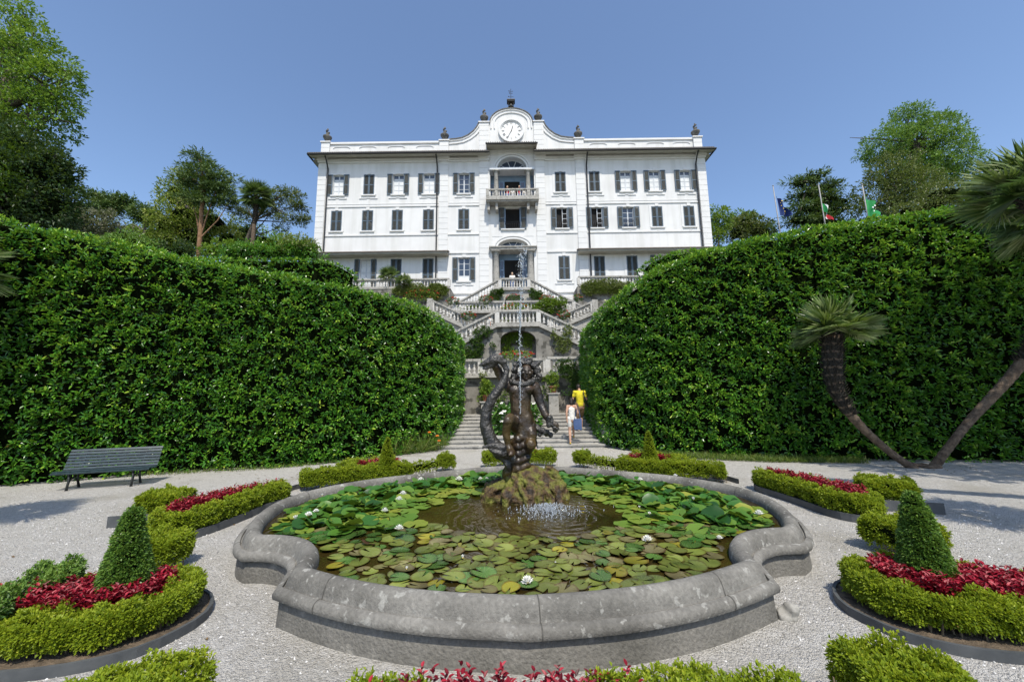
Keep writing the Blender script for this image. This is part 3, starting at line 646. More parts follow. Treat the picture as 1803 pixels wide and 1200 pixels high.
# middle window
place_shutter(cx-1.17, HY-.07, 15.95, .5, 1.9); place_shutter(cx+.67, HY-.07, 15.95, .5, 1.9)
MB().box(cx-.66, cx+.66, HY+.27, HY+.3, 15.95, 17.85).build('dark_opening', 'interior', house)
for s in (-1, 1): x0, x1 = sorted((cx+s*.6, cx+s*.66)); MB().box(x0, x1, HY+.05, HY+.12, 15.95, 17.85).build('window_frame', 'blue', house)
mb = MB(); mb.box(cx-1.0, cx+1.0, HY-.14, HY, 15.85, 15.94); mb.build('window_surround', 'trim', house)
mb = MB(); mb.tube([(cx-.64, HY-.04, 16.6), (cx+.64, HY-.04, 16.6)], .02, 6); mb.tube([(cx-.64, HY-.04, 16.0), (cx+.64, HY-.04, 16.0)], .016, 6)
for i in range(8): mb.tube([(cx-.56+i*.16+.08*math.cos(t), HY-.04, 16.3+.26*math.sin(t)) for t in np.linspace(0, 2*math.pi, 13)], .012, 4, False)
mb.build('window_railing', 'dark', house)
# ground floor door
mb = MB(); mb.box(cx-1.8, cx+1.8, HY+.95, HY+1.02, 10.3, 15.35); mb.build('porch_back_wall', 'blue', house)
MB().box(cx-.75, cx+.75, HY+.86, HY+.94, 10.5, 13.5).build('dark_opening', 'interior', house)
mb = MB()
for s in (-1, 1):
    for a, b_ in ((.78, 1.15), (1.35, 1.72)):
        x0, x1 = sorted((cx+s*a, cx+s*b_)); MB().box(x0, x1, HY+.82, HY+.93, 10.5, 13.55).build('door', 'blue', house)
mb = MB()
for s in (-1, 1):
    for a, b_ in ((.85, 1.08), (1.42, 1.66)):
        x0, x1 = sorted((cx+s*a, cx+s*b_))
        for z in (11.0, 11.85, 12.7): mb.box(x0, x1, HY+.80, HY+.818, z, z+.72)
mb.build('door_pane', 'glass', house)
mb = MB(); mb.box(cx-1.9, cx+1.9, HY-.36, HY+.8, 14.02, 14.2); mb.box(cx-2.0, cx+2.0, HY-.44, HY+.7, 14.21, 14.3); mb.build('door_lintel', 'rail', house)
# flat roof
MB().box(X(-HW+.1), X(HW-.1), HY+.5, HY+13.9, 22.9, 23.15).build('roof', 'tile', house)
mb = MB(); mb.lathe([(.3, 0), (.28, .12), (.12, .3), (.1, .5)], (X(-8.0), HY+5, 24.9), 10); mb.tube([(X(-8.0), HY+5, 23.1), (X(-8.0), HY+5, 24.95)], .28, 10); mb.tube([(X(-8), HY+5, 25.3), (X(-8), HY+5, 26.1)], .03, 6); mb.build('chimney', 'tile', house)

# ================================================================== STAIRS AND TERRACES
SX = .1          # axis of the stairs
def xat(px, py, Y): return ony(px, py, Y)[0]-SX
def solid(name, label, cat, mat='terrace'):
    def f(mb): o = mb.build(name, mat); return tag(o, label, cat)
    return f
# terrace walls and floors (solid masonry blocks, one behind and above the other)
W1Z, Y1 = 2.72, 17.75
mb = MB(); mb.box(SX-8, SX+8, Y1, 20.6, -.2, W1Z); o = solid('retaining_wall', 'grey plastered retaining wall at the head of the lower steps, under the first balustrade', 'wall')(mb)
mb = MB(); mb.box(SX-8.2, SX+8.2, 21.52, 25.2, .5, 5.3)
tag(mb.build('retaining_wall', 'terrace'), 'mottled plaster retaining wall with the arched planted niche between the middle stairs', 'wall')
mb = MB(); mb.box(SX-8.4, SX+8.4, 25.3, 31.6, 2.5, 7.2)
tag(mb.build('retaining_wall', 'terrace'), 'upper retaining wall carrying the terrace below the villa', 'wall')
mb = MB(); mb.box(SX-8.4, SX+8.4, 31.2, 31.97, 6.5, 9.83); o = mb.build('villa_plinth', 'stucco'); tag(o, 'white plinth wall at the foot of the villa behind the top stairs', 'wall')
# lower flights: left and right, with the planted bed between them
NST, RISE, TREAD = 9, .117, .36
def flight(x0, x1, y0, label):
    mb = MB()
    root = thing('stone_steps', ((x0+x1)/2, y0, 0), label, 'steps', 'lower flights of steps')
    for i in range(NST):
        sp = 0.0
        mb = MB(); mb.box(x0, x1, y0+i*TREAD+.03, Y1-.02 if i == NST-1 else y0+(i+1)*TREAD+.10, RISE*i if i else -.05, RISE*(i+1)-.05); mb.box(x0-.02, x1+.02, y0+i*TREAD, y0+(i+1)*TREAD+.06 if i < NST-1 else Y1-.02, RISE*(i+1)-.05, RISE*(i+1))
        mb.build('step', 'step', root)
XL0, XL1 = xat(768, 792, 13.9)+SX, xat(850, 787, 13.9)+SX
XR0, XR1 = xat(948, 787, 13.9)+SX, xat(1066, 785, 13.9)+SX
flight(XL0, XL1, 13.9, 'worn grey stone steps left of the statue, in full sun'); flight(XR0, XR1, 13.9, 'worn grey stone steps right of the statue, with the two visitors on them')
def balustrade(label, segs, h, n_per_m, pw=.22, group='stone balustrades', under=0, ends=True):
    """segs: list of (p0, p1) base lines; a rail, a plinth and separate balusters, posts at the ends"""
    root = thing('balustrade', segs[0][0], label, 'balustrade', group)
    for p0, p1 in segs:
        p0, p1 = Vector(p0), Vector(p1); d = (p1-p0); L_ = Vector((d.x, d.y, 0)).length; t = Vector((d.x, d.y, 0)).normalized(); s = Vector((-t.y, t.x, 0))
        def bar(w, z0, z1, nm, mat, e=0):
            a, b_ = p0-t*e, p1+t*e; mb = MB()
            mb.hexa([a-s*w+Vector((0, 0, z0)), a+s*w+Vector((0, 0, z0)), a+s*w+Vector((0, 0, z1)), a-s*w+Vector((0, 0, z1))], [b_-s*w+Vector((0, 0, z0)), b_+s*w+Vector((0, 0, z0)), b_+s*w+Vector((0, 0, z1)), b_-s*w+Vector((0, 0, z1))])
            mb.build(nm, mat, root)
        bar(.13, h-.11, h, 'rail', 'rail', .02); bar(.10, h-.16, h-.112, 'rail_moulding', 'rail'); bar(.14, -.10-under, .09, 'plinth', 'rail', .01)
        n_ = max(2, int(L_*n_per_m)); balusters(p0+t*.16+Vector((0, 0, .092)), p1-t*.16+Vector((0, 0, .092)), n_, h-.255, .068, root)
        for p_ in (p0, p1):
            mb = MB(); mb.box(p_.x-.11, p_.x+.11, p_.y-.117, p_.y+.117, p_.z+.05, p_.z+h-.112); mb.build('post', 'balus', root)
    return root
z = ony(900, 660, Y1-.1)[2]; h1 = ony(900, 631, Y1-.1)[2]-z
xs_ = [xat(792, 660, 17.65), xat(846, 660, 17.65), xat(965, 660, 17.65), xat(1030, 660, 17.65)]
balustrade('lowest balustrade on the grey wall behind the statue, left half', [((SX+xs_[0]-1.2, 17.65, z), (SX+xs_[1], 17.65, z)), ((SX+xs_[1]+.1, 17.63, z), (SX+.2, 17.63, z))], h1, 4.2)
balustrade('lowest balustrade on the grey wall behind the statue, right half under the climber', [((SX+.32, 17.65, z), (SX+xs_[2]-.1, 17.65, z)), ((SX+xs_[2], 17.63, z+.05), (SX+xs_[3]+1.2, 17.63, z+.05))], h1, 4.2)
def double_stair(Y, pl, pr, yb, yr, slope, zfloor, label, depth=1.1, wallmat='terrace', niche=None, group='stone balustrades'):
    """platform with a stair falling away on each side: masonry front, string, balustrade, treads"""
    x0, x1 = xat(pl, yr, Y)+SX, xat(pr, yr, Y)+SX; zb_ = ony(900, yb, Y)[2]; h = ony(900, yr, Y)[2]-zb_
    run = (zb_-zfloor)/slope
    poly = [(x0-run, zfloor), (x0, zb_-.12), (x1, zb_-.12), (x1+run, zfloor)]
    mb = MB()
    if niche:
        nw, nh = niche; cx_ = (x0+x1)/2; ar = [(cx_+nw*math.cos(a), zfloor+nh-nw*.55+nw*.55*math.sin(a)) for a in np.linspace(math.pi, 0, 13)]
        poly = [(x0-run, zfloor), (x0, zb_-.12), (x1, zb_-.12), (x1+run, zfloor), (cx_+nw, zfloor)]+ar[::-1]+[(cx_-nw, zfloor)]
        mb2 = MB(); mb2.box(cx_-nw-.05, cx_+nw+.05, Y+.62, Y+.7, zfloor, zfloor+nh)
    L_ = [poly]
    if niche:   # split into convex pieces
        L_ = [[(x0-run, zfloor), (x0, zb_-.12), (cx_-nw, zb_-.12), (cx_-nw, zfloor)], [(cx_+nw, zfloor), (cx_+nw, zb_-.12), (x1, zb_-.12), (x1+run, zfloor)]]
        for a, b_ in zip(ar, ar[1:]): L_.append([a, (a[0], zb_-.12), (b_[0], zb_-.12), b_])
    for p_ in L_: mb.prism(p_[::-1], Y, Y+(.6 if niche else depth))
    if niche: mb.box(x0, x1, Y+.605, Y+depth, zfloor, zb_-.12)
    st = mb.build('stair_block', wallmat); tag(st, label[0], 'stairs')
    ex = min(run, 5.2)
    a = Vector((x0-ex, Y-.02, zb_-ex*slope)); b_ = Vector((x0, Y-.02, zb_)); c_ = Vector((x1, Y-.02, zb_)); d = Vector((x1+ex, Y-.02, zb_-ex*slope))
    balustrade(label[1], [(a, b_), (b_+Vector((.02, -.004, 0)), c_-Vector((.02, .004, 0))), (c_, d)], h, 4.3, group=group, under=.04)
    n_ = int((zb_-zfloor)/.16); mb = MB()
    for s, xe in ((-1, x0), (1, x1)):
        for i in range(n_):
            xa = xe+s*i*.16/slope; xc = xe+s*(i+1)*.16/slope; mb.box(min(xa, xc), max(xa, xc), Y+depth+.01, Y+depth+1.6, zfloor-.1, zb_-.16*i-.1)
    mb.box(x0, x1, Y+depth+.01, Y+depth+1.6, zfloor-.1, zb_-.02)
    tag(mb.build('stair_treads', 'step'), label[2], 'steps')
    return x0, x1, zb_, h
mid = double_stair(20.4, 875, 948, 571, 546, .5, W1Z, ('grey plaster front of the middle double stair, around the arched niche of moss', 'balustrade of the middle double stair rising to a platform over the niche', 'treads of the middle double stair'), niche=(.92, 2.5))
# outer stairs climbing outwards from the middle platform
for s, (pa, pb), lab in ((-1, ((845, 566), (762, 528)), 'sloping balustrade left of the middle platform, beside the red geraniums'), (1, ((968, 562), (1042, 530)), 'sloping balustrade right of the middle platform, half behind the hedge')):
    Y = 23.4; a = ony(*pa, Y); b_ = ony(*pb, Y); hh = .72
    p0 = Vector((a[0], Y, a[2]-hh)); p1 = Vector((b_[0], Y, b_[2]-hh)); ext = (p1-p0)*.02
    balustrade(lab, [(p0, p1)], hh, 4.3, under=.04)
    mb = MB(); mb.prism([(p0.x, 4.5), (p0.x, p0.z-.1), (p1.x, p1.z-.1), (p1.x+s*2.5, p1.z-.1), (p1.x+s*2.5, 4.5)][::-s], Y+.02, Y+.5)
    mb.box(min(p1.x, p1.x+s*.3)-.02, max(p1.x, p1.x+s*.3)+.02, Y-.17, Y+.3, p1.z-.6, p1.z+hh+.06)
    tag(mb.build('stair_block', 'rail'), ['', 'plaster stringer wall under the right outer stair', 'plaster stringer wall under the left outer stair'][s], 'stairs')
Y = 25.2; z2 = ony(900, 548, Y)[2]; h2 = ony(900, 530, Y)[2]-z2
balustrade('terrace balustrade in front of the top stairs, hung with geraniums', [((xat(800, 540, Y)+SX, Y, z2), (xat(905, 540, Y)+SX-.6, Y, z2)), ((xat(905, 540, Y)+SX-.5, Y, z2), (xat(1010, 540, Y)+SX, Y, z2))], h2, 4.2)
top = double_stair(28.8, 880, 931, 508, 490, .565, 7.2, ('pale front of the top double stair with its dark arch under the door', 'balustrade of the top double stair leading up to the villa door', 'treads of the top double stair'), depth=1.4, wallmat='rail', niche=(.72, 2.15))
MB().box(SX-1.8, SX+1.8, 30.0, 31.99, 8.5, top[2]-.03).build('landing', 'step'); tag(bpy.data.objects['landing'], 'stone landing between the top stair and the villa door', 'landing')
# wing terraces
for s, lab, lab2 in ((-1, 'white balustrade on the wing terrace left of the villa door', 'ivy backed terrace wall under the left wing'), (1, 'white balustrade on the wing terrace right of the villa door, above the right hedge', 'ivy backed terrace wall under the right wing')):
    a, b_ = sorted((X(s*4.95), X(s*13.5)))
    mb = MB(); mb.box(a, b_, 30.1, 31.98, 7.0, 10.34); tag(mb.build('retaining_wall', 'terrace'), lab2, 'wall')
    balustrade(lab, [((a+.12, 30.2, 10.42), (b_-.12, 30.2, 10.42))], .72, 4.2)
# low side parapets of the lower steps
for s, (xa, ya, za), (xb_, yb_, zb2), lab in ((-1, (XL0-.15, 14.3, .25), (XL0-.15, 17.6, 1.45), 'pale weathered parapet along the outer side of the left steps'), (-1, (XL1+.16, 15.2, .42), (XL1+.16, 17.6, 1.4), 'pale stone block parapet between the left steps and the white lilies'), (1, (XR1+.12, 14.3, .25), (XR1+.12, 17.6, 1.45), 'shaded parapet along the outer side of the right steps')):
    mb = MB(); mb.hexa([(xa-.14, ya, 0), (xa+.14, ya, 0), (xa+.14, ya, za+.2), (xa-.14, ya, za+.2)], [(xb_-.14, yb_, 0), (xb_+.14, yb_, 0), (xb_+.14, yb_, zb2+.2), (xb_-.14, yb_, zb2+.2)])
    mb.hexa([(xa-.17, ya-.03, za+.2), (xa+.17, ya-.03, za+.2), (xa+.17, ya-.03, za+.27), (xa-.17, ya-.03, za+.27)], [(xb_-.17, yb_, zb2+.2), (xb_+.17, yb_, zb2+.2), (xb_+.17, yb_, zb2+.27), (xb_-.17, yb_, zb2+.27)])
    tag(mb.build('stair_parapet', 'balus'), lab, 'parapet')
# planted bed between the flights
mb = MB(); mb.box(XL1+.35, XR0-.12, 14.35, 14.6, -.1, .32); mb.box(XL1+.33, XR0-.10, 14.3, 14.62, .32, .40); tag(mb.build('planter_wall', 'step'), 'low stone planter wall behind the statue holding the white lilies', 'planter')
tag(MB().box(XL1+.3, XR0-.05, 14.62, Y1-.01, -.1, .36).build('planting_soil', 'soil'), 'soil', kind='structure')
# dark basin with a water mask at the head of the left steps
mx = ony(801, 690, 17.7)
mb = MB(); mb.ell((mx[0], 17.72, mx[2]), (.26, .16, .34), 16)
for a in np.linspace(0, 2*math.pi, 13)[:-1]: mb.ell((mx[0]+.3*math.cos(a), 17.7, mx[2]+.4*math.sin(a)), (.13, .1, .13), 8)
mb.ell((mx[0], 17.54, mx[2]-.02), (.06, .1, .14), 8); mb.ell((mx[0]-.1, 17.58, mx[2]+.1), (.06, .06, .04), 8); mb.ell((mx[0]+.1, 17.58, mx[2]+.1), (.06, .06, .04), 8)
for a in np.linspace(-.3, .3, 5): mb.ell((mx[0]+a, 17.66, mx[2]-.55-.1*math.cos(a*6)), (.1, .1, .2), 8)
M['mask'] = noise_mat('damp_dark_stone', (.012, .013, .011), (.05, .05, .042), 9, .8, .6, 30, .03)
tag(remeshed(mb, 'wall_fountain', .03, 'mask', None, 2, .03, 6), 'dark damp grotesque mask fountain on the wall at the head of the left steps', 'wall fountain')

# ================================================================== POND
PX = .08; CZ0 = .385
half = [(0, 2.82), (.56, 2.88), (1.05, 3.02), (1.40, 3.18), (1.68, 3.34)]
notch = [(2.42-.70*math.cos(a), 3.42+.70*math.sin(a)) for a in np.linspace(.02, math.pi/2+.05, 12)]
side = [(2.58, 4.22), (2.80, 4.62), (2.95, 5.08), (3.02, 5.55), (2.95, 6.0), (2.74, 6.42), (2.32, 6.90), (1.72, 7.27), (1.12, 7.66), (.6, 7.93), (0, 8.05)]
arc = resample(smooth_path(half, 2), .06); sd_ = resample(smooth_path([notch[-1]]+side, 2), .09)
rt = np.vstack([arc[:-1], resample(np.array([half[-1]]+notch), .05)[:-1], sd_[1:]]) if False else np.vstack([arc, np.array(notch)[1:], sd_[1:]])
lf = rt[::-1].copy(); lf[:, 0] *= -1
outline = np.vstack([rt, lf[1:-1]]); outline[:, 0] *= 1.045; outline[:, 0] += PX        # counter-clockwise seen from above? front -> right -> back -> left
basin = thing('fountain_basin', (PX, 5.5, 0), 'weathered grey stone pond rim with curved notched corners around the water lilies', 'fountain basin')
prof = [(.07, .05), (.07, .29), (.062, .335), (.035, .372), (-.005, .385), (-.045, .374), (-.07, .345), (-.085, .305), (-.092, .282), (-.098, .262), (-.106, .252), (-.112, .250), (-.1125, .251), (-.114, .268), (-.1145, .270), (-.119, .272), (-.1195, .272), (-.140, .270), (-.160, .258), (-.172, .238), (-.174, .216), (-.168, .198), (-.1675, .197), (-.14, .186), (-.10, .184)]
def sweep(prof, nm, mat, sm):
    G_ = extrude(outline, prof, True); n_, k = G_.shape[:2]
    return put(nm, np_mesh(nm, G_.reshape(-1, 3), np.array([(i*k+j, ((i+1) % n_)*k+j, ((i+1) % n_)*k+j+1, i*k+j+1) for i in range(n_) for j in range(k-1)]), None, sm), mat, basin)
sweep(prof, 'coping', 'coping', True)
M['mortar'] = noise_mat('dark_mortar', (.05, .048, .042), (.10, .095, .085), 30, .95, .3)
Gj = extrude(outline, prof, True); nj = len(outline)
for fr_j in (.005, .11, .205, .30, .40, .5, .60, .70, .795, .89):
    i = int(fr_j*nj) % nj; t_ = unit(Gj[(i+2) % nj]-Gj[i-2])[1:-3]; Vj = []; ps = Gj[i, 1:-3]; nn_ = np.zeros_like(ps); tt = np.gradient(ps, axis=0); nn_ = unit(np.cross(tt, t_)); sg = np.sign((nn_*(ps-Gj[i].mean(0)-[0, 0, -.2])).sum(1, keepdims=True)); ps = ps+nn_*sg*.0022
    Vj = np.stack([ps-t_*.004, ps+t_*.004], 1).reshape(-1, 3); put('joint', np_mesh('joint', Vj, np.array([(2*a, 2*a+1, 2*a+3, 2*a+2) for a in range(len(ps)-1)])), 'mortar', basin)
sweep([(-.115, .19), (-.128, .172), (-.132, .10), (-.14, 0), (-.15, -.1)], 'base_wall', 'pondwall', True)
WZ = .27
m, n, l, p = new_mat('pond_water'); p.inputs['Roughness'].default_value = .04; p.inputs['Specular IOR Level'].default_value = .6
t = tex(n, l, 'Noise', 1.3, 4, 'World'); r = ramp(n, [(.3, (.014, .010, .003)), (.7, (.048, .034, .008))]); l.new(t.outputs[0], r.inputs[0]); l.new(r.outputs[0], p.inputs['Base Color'])
mp = n.new('ShaderNodeMapping'); g = n.new('ShaderNodeNewGeometry'); l.new(g.outputs['Position'], mp.inputs['Vector']); mp.inputs['Location'].default_value = (-.55, -4.95, 0)
wv = n.new('ShaderNodeTexWave'); wv.wave_type = 'RINGS'; wv.rings_direction = 'Z'; wv.inputs['Scale'].default_value = 2.6; wv.inputs['Distortion'].default_value = 5; wv.inputs['Detail'].default_value = 2; wv.inputs['Detail Scale'].default_value = 1.5
l.new(mp.outputs[0], wv.inputs['Vector']); nz = tex(n, l, 'Noise', 14, 3, 'World'); ad = n.new('ShaderNodeMath'); ad.operation = 'MULTIPLY_ADD'; l.new(nz.outputs[0], ad.inputs[0]); ad.inputs[1].default_value = .35; l.new(wv.outputs[0], ad.inputs[2])
bump(n, l, p, ad.outputs[0], .16, .02); M['water'] = m
tag(put('pond_water', np_mesh('pond_water', [(x, y, WZ) for x, y in outline], [tuple(range(len(outline)))]), 'water'), 'water', kind='structure')
# water lilies
inner = extrude(outline, [(.12, 0)], True)[:, 0, :2]
def lily_mesh(seed, cup=0., k=22):
    r_ = random.Random(seed); V = [(0, 0, .004)]; F = []; not_ = .22
    ph = [not_+(2*math.pi-2*not_)*i/(k-1) for i in range(k)]
    for q in (.55, 1.0):
        for i, a in enumerate(ph):
            rr = q*(1+.05*math.sin(3*a+seed)+.03*r_.random()); w = .05*math.sin(2*a+seed*2)*q
            if i in (0, k-1): rr *= 1.06
            V.append((rr*math.cos(a), rr*math.sin(a), .004+cup*q*q*(.5+.5*math.cos(a-seed))+w*(.35+cup*2)))
    for i in range(k-1): F.append((0, 1+i, 2+i)); F.append((1+i, 1+k+i, 2+k+i, 2+i))
    return np_mesh('lily_pad', V, F, None, True)
def pad_mat(name, c0, c1, c2, rough=.3):
    m, n, l, p = new_mat(name); t = tex(n, l, 'Noise', 5, 5, 'World'); r = ramp(n, [(.3, c0), (.5, c1), (.7, c2)]); l.new(t.outputs[0], r.inputs[0])
    tc = n.new('ShaderNodeTexCoord'); gr = n.new('ShaderNodeTexGradient'); gr.gradient_type = 'RADIAL'; l.new(tc.outputs['Object'], gr.inputs[0]); mu = n.new('ShaderNodeMath'); mu.operation = 'MULTIPLY'; mu.inputs[1].default_value = 15; l.new(gr.outputs['Fac'], mu.inputs[0])
    pp_ = n.new('ShaderNodeMath'); pp_.operation = 'PINGPONG'; pp_.inputs[1].default_value = .5; l.new(mu.outputs[0], pp_.inputs[0]); rv = ramp(n, [(0, (.55, .55, .55)), (.09, (0, 0, 0))]); l.new(pp_.outputs[0], rv.inputs[0])
    ln_ = n.new('ShaderNodeVectorMath'); ln_.operation = 'LENGTH'; l.new(tc.outputs['Object'], ln_.inputs[0]); re_ = ramp(n, [(.82, (1, 1, 1)), (.97, (.62, .45, .40))]); l.new(ln_.outputs['Value'], re_.inputs[0])
    cv = mixc(n, l, rv.outputs[0], r.outputs[0], (.24, .26, .09)); cv = mixc(n, l, 1., cv, re_.outputs[0], 'MULTIPLY')
    oi = n.new('ShaderNodeObjectInfo'); hs = n.new('ShaderNodeHueSaturation'); l.new(cv, hs.inputs['Color'])
    mr = n.new('ShaderNodeMapRange'); l.new(oi.outputs['Random'], mr.inputs[0]); mr.inputs[3].default_value = .65; mr.inputs[4].default_value = 1.3; l.new(mr.outputs[0], hs.inputs['Value'])
    l.new(hs.outputs[0], p.inputs['Base Color']); p.inputs['Roughness'].default_value = rough; bump(n, l, p, tex(n, l, 'Noise', 25, 3, 'World').outputs[0], .25, .01)
    return m
PM = {'olive green': pad_mat('olive_pad', (.06, .085, .016), (.125, .155, .026), (.17, .195, .045)), 'yellowing': pad_mat('yellow_pad', (.12, .13, .012), (.21, .19, .015), (.27, .23, .03)),
      'brown tinged': pad_mat('brown_pad', (.07, .055, .03), (.13, .11, .05), (.17, .16, .06)), 'dark green': pad_mat('green_pad', (.025, .07, .014), (.05, .115, .022), (.085, .16, .035), .25)}
PMESH = {}
for kname in PM:
    PMESH[kname] = []
    for sd__ in range(4): me = lily_mesh(sd__*7+len(kname), .03+.02*sd__); me.materials.append(PM[kname]); PMESH[kname].append(me)
OPEN = (PX+.02, 5.25)
def open_water(x, y):   # distance measure of the clear water round the rock
    a = math.atan2(y-OPEN[1], x-OPEN[0]); return math.hypot((x-OPEN[0])/1.22, (y-OPEN[1])/.98)*(1+.08*math.sin(3*a+1)+.05*math.sin(7*a))
STAT = (.12, 5.95)
pads = []; rp = random.Random(3); tries = 0
while len(pads) < 1400 and tries < 160000:
    tries += 1; x = rp.uniform(-3.2, 3.4); y = rp.uniform(2.8, 8.1)
    if open_water(x, y) < 1.0+.06*rp.random(): continue
    r_ = rp.uniform(.06, .115) if y < 4.6 else rp.uniform(.08, .14)
    if y > 4.3 and rp.random() < .1: continue
    if any((x-a)**2+(y-b_)**2 < (.56*(r_+c_))**2 for a, b_, c_ in pads): continue
    pads.append((x, y, r_))
ok = in_poly(np.array(pads), inner); pads = [p_ for p_, k in zip(pads, ok) if k]
edge = lambda x, y, r_: in_poly(np.array([(x+r_*.75*math.cos(a), y+r_*.75*math.sin(a)) for a in np.linspace(0, 6.28, 9)]), inner).all()
pads = [p_ for p_ in pads if edge(*p_)]
pads.sort(key=lambda t_: t_[1]); near = pads[:290]; far = pads[290:]
YCUT = near[-1][1]
for i, (x, y, r_) in enumerate(near):
    q = rp.random(); kd = 'olive green' if q < .64 else 'yellowing' if q < .69 else 'brown tinged' if q < .86 else 'dark green'
    if y > 4.2 and abs(x) > 1.4 and q < .5: kd = 'dark green'
    o = bpy.data.objects.new('lily_pad', rp.choice(PMESH[kd])); o.location = (x, y, WZ+.004+.022*rp.random()); o.scale = (r_, r_*rp.uniform(.85, 1), r_*1.3)
    o.rotation_euler = (rp.gauss(0, .035), rp.gauss(0, .035), rp.uniform(0, 6.28)); link(o)
    tag(o, kd+' lily pad floating flat among others in the nearer part of the pond', 'lily pad', 'floating lily pads')
# the rest, and the crowded raised leaves of the far and side margins, as one mass
V = []; F = []; RN = []
def add_pad(x, y, z, r_, rot, tilt, taz, cup, tone):
    k = 14; o = len(V); a0 = .2; Rm = Matrix.Rotation(taz, 3, 'Z') @ Matrix.Rotation(tilt, 3, 'X') @ Matrix.Rotation(-taz+rot, 3, 'Z')
    V.append(Vector((x, y, z)))
    for i in range(k):
        a = a0+(2*math.pi-2*a0)*i/(k-1); rr = r_*(1+.06*math.sin(3*a+rot)); V.append(Vector((x, y, z))+Rm @ Vector((rr*math.cos(a), rr*math.sin(a), r_*cup*(abs(math.sin(a))**1.5)+r_*.05*math.sin(5*a+rot))))
    for i in range(k-1): F.append((o, o+1+i, o+2+i)); RN.append(tone)
for (x, y, r_) in far: add_pad(x, y, WZ+.005+.03*rp.random(), r_, rp.uniform(0, 6.28), abs(rp.gauss(0, .05)), rp.uniform(0, 6.28), .05, .55+.45*rp.random())
cnt = 0
while cnt < 820:
    x = rp.uniform(-3.2, 3.4); y = rp.uniform(3.7, 8.1)
    if open_water(x, y) < 1.28: continue
    s = abs(x-PX); dens = 1.0 if y > 6.6 else max(0, (s-1.35)/1.0)*min(1, max(0, (y-3.9)/.7))
    if rp.random() > dens: continue
    r_ = rp.uniform(.075, .145)
    if not edge(x, y, r_+.06): continue
    nb = 1 if edge(x, y, .38) else .35
    cnt += 1; add_pad(x, y, WZ+rp.uniform(.015, .075)*nb, r_*(.72+.18*nb), rp.uniform(0, 6.28), rp.uniform(.05, .55)*nb, rp.uniform(0, 6.28), rp.uniform(.1, .5)*nb, min(1, max(.11 if r_ > .09 else .03, rp.gauss(.45, .22))))
M['lilyleaf'] = leaf_mat('glossy_lily_leaf', [(0, (.10, .025, .02)), (.07, (.05, .04, .015)), (.1, (.014, .055, .010)), (.45, (.04, .13, .017)), (.75, (.12, .21, .027)), (1, (.24, .26, .035))], .4, .15, .35)
me = np_mesh('lily_leaves', V, F, RN, True)
o = put('lily_leaves', me, 'lilyleaf'); tag(o, 'glossy raised water lily leaves crowding the far and side margins of the pond', 'lily leaves', kind='stuff')
def flower_mesh(np_=7, rows=3, open_=1.0):
    P_ = []; A = []; N_ = []
    for rw in range(rows):
        for i in range(np_+2-rw):
            a = 2*math.pi*(i+.5*rw)/(np_+2-rw); el = (.25+.42*rw)+(1-open_)*.8
            d = np.array([math.cos(a)*math.cos(el), math.sin(a)*math.cos(el), math.sin(el)]); P_.append((0, 0, .01)); A.append(d); N_.append(np.array([-math.cos(a)*math.sin(el), -math.sin(a)*math.sin(el), math.cos(el)]))
    P_, A, N_ = map(np.array, (P_, A, N_)); return leaf_mesh('water_lily', P_, A, N_, np.full(len(P_), 1.0), np.full(len(P_), .42), rng.random(len(P_)), droop=-.12, fold=.2)
FM = flower_mesh(); FM.materials.append(M['whiteflower']); FB = flower_mesh(5, 2, .2); FB.materials.append(M['whiteflower'])
cen = MB().lathe([(.12, .02), (.2, .2), (.1, .32)], k=8).mesh('flower_centre', True); cen.materials.append(M['yellow'])
